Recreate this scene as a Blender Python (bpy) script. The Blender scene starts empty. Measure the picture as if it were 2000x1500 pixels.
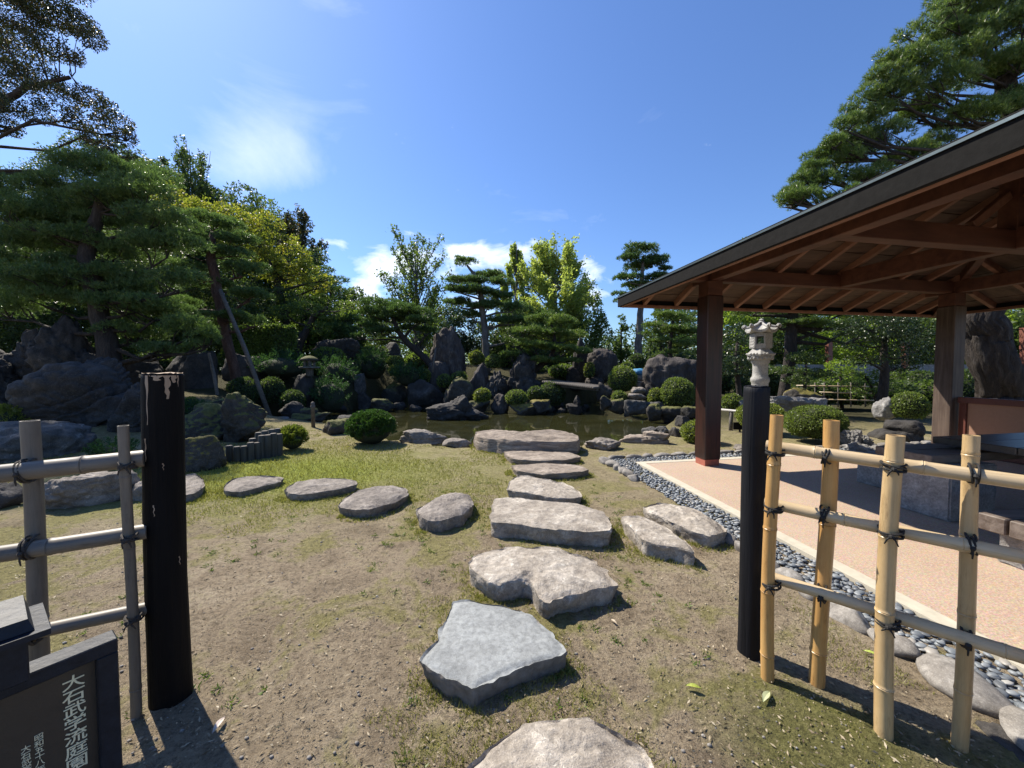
import bpy, math, random
import numpy as np
from mathutils import Vector, Matrix, Quaternion
R = math.radians
random.seed(7); rng = np.random.default_rng(11)
scene = bpy.context.scene
col = scene.collection

# ------------------------------------------------------------------ camera
EYE, PITCH, FPX = 1.5, R(2.2), 751.0
cam_d = bpy.data.cameras.new('camera'); cam = bpy.data.objects.new('camera', cam_d); col.objects.link(cam)
cam_d.sensor_width = 36; cam_d.lens = FPX/2000*36; cam_d.clip_end = 3000; cam_d.clip_start = 0.02
cam.location = (0, 0, EYE); cam.rotation_euler = (R(90)-PITCH, 0, 0)
scene.camera = cam
_cp, _sp = math.cos(PITCH), math.sin(PITCH)
def ray(px, py):
    x = (px-1000)/FPX; y = (750-py)/FPX
    return np.array([x, _cp+y*_sp, -_sp+y*_cp])
def P(px, py, d):
    r = ray(px, py); return np.array([0, 0, EYE])+r*(d/r[1])
def G(px, py, z=0.0):
    r = ray(px, py); return np.array([0, 0, EYE])+r*((z-EYE)/r[2])
def PL(px, py, p0, n):
    r = ray(px, py); o = np.array([0, 0, EYE]); n = np.array(n); return o+r*(np.dot(np.array(p0)-o, n)/np.dot(r, n))

# ------------------------------------------------------------------ light
SUN_EL = R(50); SUN_DIR = Vector((-0.79, 0.613, 0)).normalized()*math.cos(SUN_EL)+Vector((0, 0, math.sin(SUN_EL)))
sd = bpy.data.lights.new('sun', 'SUN'); sd.energy = 5.0; sd.angle = R(0.55); sd.color = (1.0, 0.925, 0.80)
so = bpy.data.objects.new('sun', sd); col.objects.link(so); so.rotation_euler = (-SUN_DIR).to_track_quat('-Z', 'Y').to_euler()
so.location = (-20, 20, 30)
world = bpy.data.worlds.new('World'); scene.world = world; world.use_nodes = True
wt = world.node_tree; wn = wt.nodes; wl = wt.links; wn.clear()
def N(nt, t, **kw):
    n = nt.nodes.new(t)
    for k, v in kw.items():
        if k == 'i':
            for a, b in v.items(): n.inputs[a].default_value = b
        else: setattr(n, k, v)
    return n
def mth(nt, op, a, b=None, c=None, clamp=False):
    n = nt.nodes.new('ShaderNodeMath'); n.operation = op; n.use_clamp = clamp
    for i, v in enumerate((a, b, c)):
        if v is None: continue
        if isinstance(v, (int, float)): n.inputs[i].default_value = v
        else: nt.links.new(v, n.inputs[i])
    return n.outputs[0]
sky = N(wt, 'ShaderNodeTexSky', sky_type='NISHITA', sun_disc=False, sun_elevation=SUN_EL,
        sun_rotation=math.atan2(SUN_DIR.x, SUN_DIR.y), air_density=1.2, dust_density=0.6, ozone_density=3.0, altitude=200)
tc = N(wt, 'ShaderNodeTexCoord'); sp = N(wt, 'ShaderNodeSeparateXYZ'); wl.new(tc.outputs['Generated'], sp.inputs[0])
ysafe = mth(wt, 'MAXIMUM', sp.outputs[1], 0.05)
gu = mth(wt, 'DIVIDE', sp.outputs[0], ysafe); gv = mth(wt, 'DIVIDE', sp.outputs[2], ysafe)
def lump(px, py, rx, ry, s):
    u0 = (px-1000)/FPX; v0 = (721-py)/FPX
    a = mth(wt, 'POWER', mth(wt, 'ABSOLUTE', mth(wt, 'DIVIDE', mth(wt, 'SUBTRACT', gu, u0), rx/FPX)), 2.0)
    b = mth(wt, 'POWER', mth(wt, 'ABSOLUTE', mth(wt, 'DIVIDE', mth(wt, 'SUBTRACT', gv, v0), ry/FPX)), 2.0)
    return mth(wt, 'MULTIPLY', mth(wt, 'EXPONENT', mth(wt, 'MULTIPLY', mth(wt, 'ADD', a, b), -1.0)), s)
def addall(L):
    o = L[0]
    for x in L[1:]: o = mth(wt, 'ADD', o, x)
    return o
mp = N(wt, 'ShaderNodeMapping', i={'Scale': (1, 1, 1.9)}); wl.new(tc.outputs['Generated'], mp.inputs[0])
nz = N(wt, 'ShaderNodeTexNoise', i={'Scale': 11.0, 'Detail': 9.0, 'Roughness': 0.56, 'Distortion': 0.4}); wl.new(mp.outputs[0], nz.inputs['Vector'])
nz2 = N(wt, 'ShaderNodeTexNoise', i={'Scale': 2.6, 'Detail': 8.0, 'Roughness': 0.62, 'Distortion': 0.9}); wl.new(mp.outputs[0], nz2.inputs['Vector'])
cum = addall([lump(650, 476, 46, 16, .36), lump(735, 530, 60, 26, .32), lump(720, 560, 60, 30, .28), lump(815, 510, 60, 50, .36), lump(910, 490, 34, 26, .30), lump(985, 498, 90, 32, .37),
              lump(1150, 565, 50, 40, .32), lump(1140, 525, 26, 20, .26), lump(760, 600, 420, 34, .26)])
cum = mth(wt, 'MULTIPLY', mth(wt, 'SUBTRACT', mth(wt, 'ADD', nz.outputs['Fac'], cum), 0.72), 4.5, clamp=True)
cum = mth(wt, 'MULTIPLY', cum, 0.9)
soft = addall([lump(520, 300, 95, 85, .42), lump(590, 330, 60, 50, .18), lump(660, 40, 90, 50, .20), lump(420, 260, 110, 120, .10)])
soft = mth(wt, 'MULTIPLY', mth(wt, 'SUBTRACT', mth(wt, 'ADD', nz2.outputs['Fac'], soft), 0.60), 2.3, clamp=True)
soft = mth(wt, 'MULTIPLY', soft, 0.42)
cm = mth(wt, 'MAXIMUM', cum, soft); cm = mth(wt, 'MULTIPLY', cm, mth(wt, 'GREATER_THAN', sp.outputs[1], 0.06))
skyc = N(wt, 'ShaderNodeMix', data_type='RGBA', blend_type='MULTIPLY', i={0: 1.0}); wl.new(sky.outputs[0], skyc.inputs[6]); skyc.inputs[7].default_value = (0.74, 0.93, 1.27, 1)
mx = N(wt, 'ShaderNodeMix', data_type='RGBA'); wl.new(cm, mx.inputs[0]); wl.new(skyc.outputs[2], mx.inputs[6]); mx.inputs[7].default_value = (9.0, 9.8, 11.0, 1)
bg = N(wt, 'ShaderNodeBackground', i={'Strength': 0.082}); wl.new(mx.outputs[2], bg.inputs[0])
wo = N(wt, 'ShaderNodeOutputWorld'); wl.new(bg.outputs[0], wo.inputs[0])
vs = scene.view_settings; vs.view_transform = 'Standard'; vs.look = 'None'; vs.gamma = 1; vs.use_curve_mapping = False; vs.exposure = 0.78
scene.cycles.max_bounces = 6; scene.cycles.diffuse_bounces = 3; scene.cycles.transparent_max_bounces = 4; scene.cycles.use_denoising = True

# ------------------------------------------------------------------ noise
_perm = rng.permutation(4096).astype(np.int64)
def _h(ix, iy, iz):
    return _perm[(_perm[(_perm[ix & 4095]+iy) & 4095]+iz) & 4095]/4095.0
def vnoise(p):
    p = np.asarray(p, float); f = np.floor(p); i = f.astype(np.int64); t = p-f; t = t*t*(3-2*t)
    o = 0
    for a in (0, 1):
        for b in (0, 1):
            for c in (0, 1):
                w = (t[..., 0] if a else 1-t[..., 0])*(t[..., 1] if b else 1-t[..., 1])*(t[..., 2] if c else 1-t[..., 2])
                o = o+w*_h(i[..., 0]+a, i[..., 1]+b, i[..., 2]+c)
    return o*2-1
def fbm(p, oct=4, g=.5):
    p = np.asarray(p, float); o = 0; a = 1; s = 0
    for k in range(oct):
        o = o+a*vnoise(p*2.03**k+k*17.3); s += a; a *= g
    return o/s
def sstep(a, b, x):
    t = np.clip((x-a)/(b-a), 0, 1); return t*t*(3-2*t)

# ------------------------------------------------------------------ object helpers
def tag(o, label=None, cat=None, group=None, kind=None):
    if label: o['label'] = label
    if cat: o['category'] = cat
    if group: o['group'] = group
    if kind: o['kind'] = kind
    return o
def empty(name, loc, label, cat, group=None, rz=0):
    o = bpy.data.objects.new(name, None); o.location = tuple(float(a) for a in loc); o.rotation_euler = (0, 0, rz); col.objects.link(o); o.empty_display_size = .2
    return tag(o, label, cat, group)
def npmesh(name, V, F, mat, smooth=False):
    """V (n,3), F (m,k) equal-sized polygons or a list of such arrays"""
    me = bpy.data.meshes.new(name)
    Fs = F if isinstance(F, list) else [F]
    V = np.ascontiguousarray(V, dtype=np.float32); me.vertices.add(len(V)); me.vertices.foreach_set('co', V.ravel())
    idx = np.concatenate([f.ravel() for f in Fs]).astype(np.int32)
    sizes = np.concatenate([np.full(len(f), f.shape[1], np.int32) for f in Fs])
    st = np.zeros(len(sizes), np.int32); st[1:] = np.cumsum(sizes)[:-1]
    me.loops.add(len(idx)); me.loops.foreach_set('vertex_index', idx)
    me.polygons.add(len(sizes)); me.polygons.foreach_set('loop_start', st)
    if smooth: me.polygons.foreach_set('use_smooth', np.ones(len(sizes), bool))
    me.update(calc_edges=True)
    if mat: me.materials.append(mat)
    return me
def link(name, me, parent=None, loc=None):
    o = bpy.data.objects.new(name, me); col.objects.link(o)
    if loc is not None: o.location = tuple(float(a) for a in loc)
    if parent: o.parent = parent
    return o
class MB:
    def __init__(s): s.v = []; s.f = []
    def add(s, v, f):
        n = len(s.v); s.v += [tuple(float(c) for c in p) for p in v]; s.f += [tuple(i+n for i in q) for q in f]; return s
    def box(s, c, ax, ay, az, hx, hy, hz, bev=0.0):
        c = np.array(c, float); A = [np.array(a, float)/np.linalg.norm(a) for a in (ax, ay, az)]
        if bev <= 0:
            v = [c+A[0]*hx*i+A[1]*hy*j+A[2]*hz*k for i in (-1, 1) for j in (-1, 1) for k in (-1, 1)]
            return s.add(v, [(0, 1, 3, 2), (4, 6, 7, 5), (0, 4, 5, 1), (2, 3, 7, 6), (0, 2, 6, 4), (1, 5, 7, 3)])
        # chamfered along all edges: 24 verts
        H = (hx, hy, hz); V = {}; vs_ = []
        for i in (-1, 1):
            for j in (-1, 1):
                for k in (-1, 1):
                    for ax_ in range(3):
                        h = [H[m]-(0 if m == ax_ else bev) for m in range(3)]
                        V[(i, j, k, ax_)] = len(vs_); vs_.append(c+A[0]*h[0]*i+A[1]*h[1]*j+A[2]*h[2]*k)
        fs = []
        def q(*a): fs.append(tuple(V[x] for x in a))
        for sgn in (-1, 1):
            o = [(-1, -1), (1, -1), (1, 1), (-1, 1)]
            if sgn < 0: o = o[::-1]
            q(*[(sgn, a, b, 0) for a, b in o]); q(*[(b, sgn, a, 1) for a, b in o]); q(*[(a, b, sgn, 2) for a, b in o])
        for a in (-1, 1):
            for b in (-1, 1):
                q((a, b, -1, 0), (a, b, 1, 0), (a, b, 1, 1), (a, b, -1, 1)) if a*b < 0 else q((a, b, 1, 0), (a, b, -1, 0), (a, b, -1, 1), (a, b, 1, 1))
                q((a, -1, b, 0), (a, 1, b, 0), (a, 1, b, 2), (a, -1, b, 2)) if a*b > 0 else q((a, 1, b, 0), (a, -1, b, 0), (a, -1, b, 2), (a, 1, b, 2))
                q((-1, a, b, 1), (1, a, b, 1), (1, a, b, 2), (-1, a, b, 2)) if a*b < 0 else q((1, a, b, 1), (-1, a, b, 1), (-1, a, b, 2), (1, a, b, 2))
                for k in (-1, 1):
                    t = ((a, b, k, 0), (a, b, k, 1), (a, b, k, 2)); q(*(t if a*b*k > 0 else t[::-1]))
        return s.add(vs_, fs)
    def beam(s, a, b, w, h, up=(0, 0, 1), bev=0.0):
        a = np.array(a, float); b = np.array(b, float); d = b-a; L = np.linalg.norm(d); d /= L
        x = np.cross(d, up); x /= np.linalg.norm(x); z = np.cross(x, d)
        return s.box((a+b)/2, d, x, z, L/2, w/2, h/2, bev)
    def tube(s, pts, rad, n=8, cap=True, jit=0.0):
        pts = [np.array(p, float) for p in pts]; m = len(pts)
        if not hasattr(rad, '__len__'): rad = [rad]*m
        V = []; ref = None
        for i, p in enumerate(pts):
            d = pts[min(i+1, m-1)]-pts[max(i-1, 0)]; L = np.linalg.norm(d); d = d/(L if L > 1e-9 else 1)
            if ref is None:
                ref = np.cross(d, (0.3, 0.9, 0.31) if abs(d[1]) < .9 else (1, 0, 0)); ref /= np.linalg.norm(ref)
            x = ref-d*np.dot(ref, d); x /= np.linalg.norm(x); y = np.cross(d, x); ref = x
            for k in range(n):
                a = 2*math.pi*k/n; r = rad[i]*(1+(random.uniform(-jit, jit) if jit else 0)); V.append(p+x*math.cos(a)*r+y*math.sin(a)*r)
        Fc = [(i*n+k, i*n+(k+1) % n, (i+1)*n+(k+1) % n, (i+1)*n+k) for i in range(m-1) for k in range(n)]
        if cap: Fc += [tuple(range(n))[::-1], tuple((m-1)*n+k for k in range(n))]
        return s.add(V, Fc)
    def lathe(s, prof, c=(0, 0, 0), n=16, sx=1, sy=1, ph=0):
        V = [(c[0]+r*math.cos(2*math.pi*k/n+ph)*sx, c[1]+r*math.sin(2*math.pi*k/n+ph)*sy, c[2]+z) for r, z in prof for k in range(n)]; m = len(prof)
        Fc = [(i*n+k, i*n+(k+1) % n, (i+1)*n+(k+1) % n, (i+1)*n+k) for i in range(m-1) for k in range(n)]
        return s.add(V, Fc+[tuple(range(n))[::-1], tuple((m-1)*n+k for k in range(n))])
    def build(s, name, mat, parent=None, smooth=False, loc=None):
        me = bpy.data.meshes.new(name); me.from_pydata(s.v, [], s.f); me.materials.append(mat)
        if smooth: me.polygons.foreach_set('use_smooth', [True]*len(me.polygons))
        return link(name, me, parent, loc)

# ------------------------------------------------------------------ materials
def newmat(name):
    m = bpy.data.materials.new(name); m.use_nodes = True; nt = m.node_tree; nt.nodes.clear()
    out = N(nt, 'ShaderNodeOutputMaterial'); b = N(nt, 'ShaderNodeBsdfPrincipled'); nt.links.new(b.outputs[0], out.inputs[0]); return m, nt, b, out
def ramp(nt, fac, stops, interp='LINEAR'):
    r = nt.nodes.new('ShaderNodeValToRGB'); e = r.color_ramp.elements; r.color_ramp.interpolation = interp
    while len(e) < len(stops): e.new(.5)
    for i, (p, c) in enumerate(stops): e[i].position = p; e[i].color = (*c, 1) if len(c) == 3 else c
    nt.links.new(fac, r.inputs[0]); return r.outputs[0]
def noise(nt, vec, scale, detail=5, rough=.55, dist=0.0):
    n = N(nt, 'ShaderNodeTexNoise', i={'Scale': scale, 'Detail': detail, 'Roughness': rough, 'Distortion': dist})
    if vec is not None: nt.links.new(vec, n.inputs['Vector'])
    return n.outputs['Fac']
def mixc(nt, fac, a, b, mode='MIX'):
    m = N(nt, 'ShaderNodeMix', data_type='RGBA', blend_type=mode)
    for i, v in ((0, fac), (6, a), (7, b)):
        if isinstance(v, (int, float)): m.inputs[i].default_value = v
        elif isinstance(v, tuple): m.inputs[i].default_value = (*v, 1)
        else: nt.links.new(v, m.inputs[i])
    return m.outputs[2]
def bump(nt, b, h, strength=.5, dist=.02):
    n = N(nt, 'ShaderNodeBump', i={'Strength': strength, 'Distance': dist}); nt.links.new(h, n.inputs['Height']); nt.links.new(n.outputs[0], b.inputs['Normal']); return n
def pos(nt, scale=(1, 1, 1)):
    g = N(nt, 'ShaderNodeNewGeometry')
    if scale == (1, 1, 1): return g.outputs['Position']
    m = N(nt, 'ShaderNodeMapping', i={'Scale': scale}); nt.links.new(g.outputs['Position'], m.inputs[0]); return m.outputs[0]
def objc(nt, scale=(1, 1, 1)):
    g = N(nt, 'ShaderNodeTexCoord'); m = N(nt, 'ShaderNodeMapping', i={'Scale': scale}); nt.links.new(g.outputs['Object'], m.inputs[0]); return m.outputs[0]

def rockmat(name, c1, c2, c3, moss=0.0, mosscol=(0.10, 0.10, 0.025), lichen=.3, sc=1.0, bs=1.0, grain=(1, 1, 1), bd=.05):
    m, nt, b, _ = newmat(name); v = pos(nt, grain)
    n1 = noise(nt, v, 1.6*sc, 8, .62, .6); n2 = noise(nt, v, 9*sc, 8, .65, .3); n3 = noise(nt, v, 60*sc, 4, .6)
    c = ramp(nt, n1, [(.28, c1), (.5, c2), (.72, c3)])
    c = mixc(nt, mth(nt, 'MULTIPLY', ramp(nt, n2, [(.35, (1, 1, 1)), (.62, (0, 0, 0))]), .55), c, tuple(.42*x for x in c1))
    c = mixc(nt, mth(nt, 'MULTIPLY', ramp(nt, n3, [(.5, (0, 0, 0)), (.75, (1, 1, 1))]), .35), c, tuple(min(1, 1.5*x) for x in c3))
    vo = N(nt, 'ShaderNodeTexVoronoi', feature='F1', i={'Scale': 7*sc, 'Randomness': 1.0}); nt.links.new(mixv(nt, v, n2), vo.inputs['Vector'])
    lf = mth(nt, 'MULTIPLY', ramp(nt, vo.outputs['Distance'], [(.22, (1, 1, 1)), (.34, (0, 0, 0))]), mth(nt, 'MULTIPLY', ramp(nt, n1, [(.5, (0, 0, 0)), (.62, (1, 1, 1))]), lichen))
    c = mixc(nt, lf, c, tuple(min(1, 2.0*x+.03) for x in c3))
    if moss > 0:
        g = N(nt, 'ShaderNodeNewGeometry'); s = N(nt, 'ShaderNodeSeparateXYZ'); nt.links.new(g.outputs['Normal'], s.inputs[0])
        f = mth(nt, 'MULTIPLY', ramp(nt, mth(nt, 'ADD', mth(nt, 'MULTIPLY', s.outputs[2], .55), mth(nt, 'MULTIPLY', n1, .9)), [(.86-.36*moss, (0, 0, 0)), (.98-.36*moss, (1, 1, 1))]), .95)
        mc = ramp(nt, n2, [(.3, tuple(.5*x for x in mosscol)), (.7, tuple(1.5*x for x in mosscol))])
        c = mixc(nt, f, c, mc)
    nt.links.new(c, b.inputs['Base Color']); b.inputs['Roughness'].default_value = .82; b.inputs['Specular IOR Level'].default_value = .35
    h = mth(nt, 'ADD', mth(nt, 'MULTIPLY', n1, 1.2), mth(nt, 'ADD', mth(nt, 'MULTIPLY', n2, .6), mth(nt, 'MULTIPLY', n3, .12)))
    bump(nt, b, h, bs, bd); return m
def mixv(nt, v, f):
    a = N(nt, 'ShaderNodeVectorMath', operation='ADD'); nt.links.new(v, a.inputs[0]); k = N(nt, 'ShaderNodeCombineXYZ')
    s = mth(nt, 'MULTIPLY', f, .35)
    for i in range(3): nt.links.new(s, k.inputs[i])
    nt.links.new(k.outputs[0], a.inputs[1]); return a.outputs[0]
def leafmat(name, ca, cb, trans=.35, gloss=.35, cc=None, clump=1.2, rough=.45):
    m = bpy.data.materials.new(name); m.use_nodes = True; nt = m.node_tree; nt.nodes.clear(); out = N(nt, 'ShaderNodeOutputMaterial')
    g = N(nt, 'ShaderNodeNewGeometry'); r = g.outputs['Random Per Island']
    n = noise(nt, g.outputs['Position'], clump, 3, .6)
    f = mth(nt, 'ADD', mth(nt, 'MULTIPLY', r, .55), mth(nt, 'MULTIPLY', n, .5))
    st = [(.2, ca), (.85, cb)] if cc is None else [(.2, ca), (.62, cb), (.85, cc)]
    c = ramp(nt, f, st)
    d = N(nt, 'ShaderNodeBsdfPrincipled', i={'Roughness': rough, 'Specular IOR Level': gloss}); nt.links.new(c, d.inputs['Base Color'])
    t = N(nt, 'ShaderNodeBsdfTranslucent'); tcx = mixc(nt, 1.0, c, (1.25, 1.3, .7), 'MULTIPLY'); nt.links.new(tcx, t.inputs[0])
    mxs = N(nt, 'ShaderNodeMixShader', i={0: trans}); nt.links.new(d.outputs[0], mxs.inputs[1]); nt.links.new(t.outputs[0], mxs.inputs[2]); nt.links.new(mxs.outputs[0], out.inputs[0])
    return m
def woodmat(name, ca, cb, axis=2, rough=.6, sc=1.0, spec=.4, bs=.3, pale=None, world=False):
    m, nt, b, _ = newmat(name); s = [14*sc]*3; s[axis] = .9*sc; v = (pos if world else objc)(nt, tuple(s)); n1 = noise(nt, v, 1.6, 6, .6, .4); s2 = [60*sc]*3; s2[axis] = 2.2*sc
    n2 = noise(nt, (pos if world else objc)(nt, tuple(s2)), 1.5, 3, .6)
    n0 = noise(nt, (pos if world else objc)(nt), 1.3, 4, .6)
    c = ramp(nt, mth(nt, 'ADD', mth(nt, 'MULTIPLY', n1, .6), mth(nt, 'MULTIPLY', n0, .4)), [(.38, ca), (.64, cb)])
    if pale: c = mixc(nt, ramp(nt, mth(nt, 'ADD', mth(nt, 'MULTIPLY', n1, .75), mth(nt, 'MULTIPLY', n0, .25)), [(.60, (0, 0, 0)), (.67, (1, 1, 1))]), c, pale)
    nt.links.new(c, b.inputs['Base Color']); b.inputs['Roughness'].default_value = rough; b.inputs['Specular IOR Level'].default_value = spec
    bump(nt, b, mth(nt, 'ADD', n1, mth(nt, 'MULTIPLY', n2, .5)), bs, .008); return m
def plain(name, c, rough=.6, metal=0, spec=.5, n=.0, sc=20):
    m, nt, b, _ = newmat(name); b.inputs['Roughness'].default_value = rough; b.inputs['Metallic'].default_value = metal; b.inputs['Specular IOR Level'].default_value = spec
    f = noise(nt, pos(nt), sc, 6, .65); nt.links.new(ramp(nt, f, [(.3, tuple(x*(1-n) for x in c)), (.7, tuple(min(1, x*(1+n)) for x in c))]), b.inputs['Base Color'])
    bump(nt, b, f, .25, .01); return m

M = {}
M['rock'] = rockmat('dark_rock', (.017, .0155, .015), (.045, .040, .036), (.10, .088, .076), 0, lichen=.25)
M['rockm'] = rockmat('mossy_rock', (.02, .018, .016), (.052, .047, .040), (.11, .098, .08), .5, lichen=.3)
M['rockb'] = rockmat('boulder_rock', (.018, .0165, .016), (.045, .041, .038), (.095, .086, .076), 0, lichen=.2, sc=.7)
M['rockc'] = rockmat('grey_boulder_rock', (.045, .043, .04), (.10, .096, .09), (.18, .172, .16), 0, lichen=.5, sc=1.2)
M['rockmm'] = rockmat('golden_mossy_rock', (.03, .027, .024), (.07, .063, .054), (.13, .118, .10), .62, mosscol=(.15, .125, .025), lichen=.3)
M['rockg'] = rockmat('pale_rock', (.12, .115, .11), (.21, .2, .19), (.32, .31, .29), 0, lichen=.4)
M['rockt'] = rockmat('tall_rock', (.03, .024, .022), (.066, .055, .050), (.13, .112, .098), 0, lichen=.3, grain=(1.6, 1.6, .45))
M['step'] = rockmat('stepping_stone_rock', (.18, .15, .12), (.36, .315, .26), (.51, .46, .395), 0, lichen=.35, sc=2.6, bs=1.0, bd=.025)
M['stepd'] = rockmat('stepping_stone_dark', (.10, .086, .074), (.22, .19, .162), (.36, .32, .28), 0, lichen=.3, sc=2.2, bs=1.0, bd=.03)
M['stepl'] = rockmat('layered_stone', (.11, .085, .065), (.27, .22, .175), (.42, .36, .295), 0, lichen=.2, sc=1.5, bs=.9, grain=(.6, 1.0, 4), bd=.03)
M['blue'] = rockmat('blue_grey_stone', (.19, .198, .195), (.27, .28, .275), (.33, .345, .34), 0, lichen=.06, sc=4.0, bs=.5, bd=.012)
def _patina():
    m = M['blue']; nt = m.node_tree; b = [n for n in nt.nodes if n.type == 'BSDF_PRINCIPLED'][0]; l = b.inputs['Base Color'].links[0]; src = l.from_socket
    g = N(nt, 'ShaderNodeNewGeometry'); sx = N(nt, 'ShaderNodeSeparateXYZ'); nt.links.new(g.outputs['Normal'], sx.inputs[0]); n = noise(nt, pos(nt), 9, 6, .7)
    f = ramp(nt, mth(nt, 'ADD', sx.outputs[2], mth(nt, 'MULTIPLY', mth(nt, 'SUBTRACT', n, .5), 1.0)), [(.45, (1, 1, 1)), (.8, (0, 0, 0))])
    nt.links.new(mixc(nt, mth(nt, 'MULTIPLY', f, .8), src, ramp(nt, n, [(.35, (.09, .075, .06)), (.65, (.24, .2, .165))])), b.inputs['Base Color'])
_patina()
M['edge'] = rockmat('edging_stone_rock', (.13, .115, .1), (.24, .22, .195), (.36, .34, .31), 0, lichen=.1, sc=3, bs=.25, bd=.01)
def pebmat():
    m, nt, b, _ = newmat('pebble_stone'); g = N(nt, 'ShaderNodeNewGeometry'); oi = N(nt, 'ShaderNodeObjectInfo')
    f = mth(nt, 'FRACT', mth(nt, 'ADD', g.outputs['Random Per Island'], oi.outputs['Random']))
    c = ramp(nt, f, [(0, (.045, .052, .062)), (.3, (.085, .10, .115)), (.6, (.14, .16, .175)), (.86, (.22, .235, .245)), (.93, (.27, .24, .2)), (1, (.36, .35, .32))])
    n = noise(nt, pos(nt), 80, 3); c = mixc(nt, mth(nt, 'MULTIPLY', n, .4), c, (.32, .33, .34)); nt.links.new(c, b.inputs['Base Color'])
    b.inputs['Roughness'].default_value = .5; return m
M['peb'] = pebmat()
M['bark'] = rockmat('pine_bark', (.018, .014, .012), (.042, .033, .028), (.085, .07, .058), 0, lichen=.15, sc=4, bs=1.0, grain=(1.6, 1.6, .35), bd=.05)
M['barkp'] = rockmat('fissured_pine_bark', (.028, .021, .018), (.085, .066, .054), (.18, .15, .125), 0, lichen=.15, sc=3.5, bs=1.0, grain=(1.8, 1.8, .4), bd=.06)
M['barkr'] = rockmat('reddish_bark', (.05, .026, .02), (.1, .055, .042), (.16, .1, .075), 0, lichen=.1, sc=4, bs=.9, grain=(1.6, 1.6, .4))
M['barkg'] = rockmat('grey_bark', (.07, .065, .06), (.13, .12, .11), (.2, .19, .175), 0, lichen=.1, sc=4, bs=.6, grain=(1.6, 1.6, .4))
M['pine'] = leafmat('pine_needles', (.04, .078, .026), (.115, .19, .065), .46, .5, rough=.35)
M['pinel'] = leafmat('light_pine_needles', (.055, .10, .035), (.15, .23, .085), .48, .5, rough=.35)
M['pineb'] = leafmat('yellowish_pine_needles', (.055, .095, .026), (.14, .215, .06), .45, .5, cc=(.21, .25, .08), rough=.35)  # brighter needle green running to a yellow-green tone
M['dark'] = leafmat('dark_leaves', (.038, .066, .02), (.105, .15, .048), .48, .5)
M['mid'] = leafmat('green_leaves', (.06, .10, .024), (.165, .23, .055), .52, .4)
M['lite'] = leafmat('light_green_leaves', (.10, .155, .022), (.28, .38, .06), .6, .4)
M['yell'] = leafmat('yellow_green_leaves', (.09, .125, .02), (.24, .27, .05), .55, .35, cc=(.36, .30, .06))
M['gink'] = leafmat('ginkgo_leaves', (.24, .29, .07), (.44, .50, .17), .6, .4)
M['brown'] = leafmat('bronzed_leaves', (.022, .035, .015), (.06, .075, .03), .35, .5, cc=(.16, .095, .05))
M['cam'] = leafmat('glossy_leaves', (.018, .036, .013), (.055, .09, .03), .25, .55, rough=.38)
M['azal'] = leafmat('clipped_shrub_leaves', (.07, .105, .024), (.21, .27, .07), .45, .4, clump=3)
M['azay'] = leafmat('yellow_shrub_leaves', (.095, .13, .022), (.25, .29, .06), .45, .4, clump=3)
M['jun'] = leafmat('juniper_leaves', (.025, .062, .024), (.07, .145, .05), .38, .4, clump=3)
M['tuft'] = leafmat('dense_yew_leaves', (.03, .07, .015), (.075, .15, .035), .35, .4, clump=5)
M['core'] = plain('shrub_inner_twigs', (.022, .028, .012), .9, n=.4)
M['pillar'] = woodmat('dark_stained_pillar', (.007, .0045, .004), (.055, .019, .012), 2, .4, spec=.5)
M['pillarg'] = woodmat('weathered_pillar', (.055, .035, .026), (.13, .095, .075), 2, .6)
M['beam'] = woodmat('red_brown_beam', (.06, .022, .014), (.13, .052, .03), 0, .55, sc=.4, world=True)
M['raft'] = woodmat('rafter_wood', (.15, .065, .04), (.27, .135, .085), 1, .6, sc=.4, world=True)
M['plank'] = woodmat('roof_board_wood', (.055, .032, .022), (.13, .08, .055), 0, .75, sc=.4, world=True)
M['fascia'] = plain('dark_fascia_paint', (.011, .0105, .010), .85, spec=.1, n=.25)
M['metal'] = plain('patinated_roof_sheet', (.16, .19, .18), .35, metal=.7, n=.2, sc=3)
M['redfoot'] = plain('red_painted_footing', (.33, .10, .065), .6, n=.15)
M['panelf'] = plain('red_brown_frame_paint', (.11, .035, .025), .5, n=.1)
M['panel'] = plain('tan_wall_panel', (.30, .17, .11), .8, n=.06)
M['char'] = woodmat('charred_post_wood', (.003, .0033, .005), (.011, .012, .016), 2, .6, spec=.22, bs=.9)
M['charp'] = woodmat('peeling_charred_post_wood', (.002, .002, .0025), (.009, .0075, .007), 2, .7, spec=.15, bs=.9)
M['peel'] = woodmat('bare_wood_patch', (.26, .18, .12), (.48, .37, .26), 2, .8)
M['rope'] = plain('black_palm_rope', (.012, .011, .01), .8, n=.4, sc=200)
M['ropeg'] = plain('weathered_rope', (.05, .042, .035), .9, n=.5, sc=200)
M['oldwood'] = woodmat('grey_old_wood', (.07, .06, .05), (.16, .14, .12), 0, .75, world=True)
M['tabletop'] = woodmat('dark_tabletop_wood', (.03, .022, .018), (.07, .055, .048), 0, .28, spec=.6, world=True)
M['benchw'] = woodmat('weathered_bench_wood', (.09, .065, .05), (.22, .18, .15), 0, .6, world=True)
M['granite'] = rockmat('rough_granite', (.17, .16, .15), (.29, .275, .26), (.4, .385, .365), 0, lichen=.2, sc=5, bs=.6, bd=.02)
M['lantern'] = rockmat('lantern_granite', (.28, .27, .25), (.40, .39, .365), (.5, .49, .46), 0, lichen=.1, sc=5, bs=.35, bd=.01)
M['lanterng'] = rockmat('old_lantern_stone', (.1, .1, .095), (.17, .165, .155), (.26, .25, .24), .2, lichen=.3, sc=4)
M['signf'] = plain('blue_black_sign_paint', (.012, .016, .025), .5, spec=.25, n=.35, sc=35)
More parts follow.
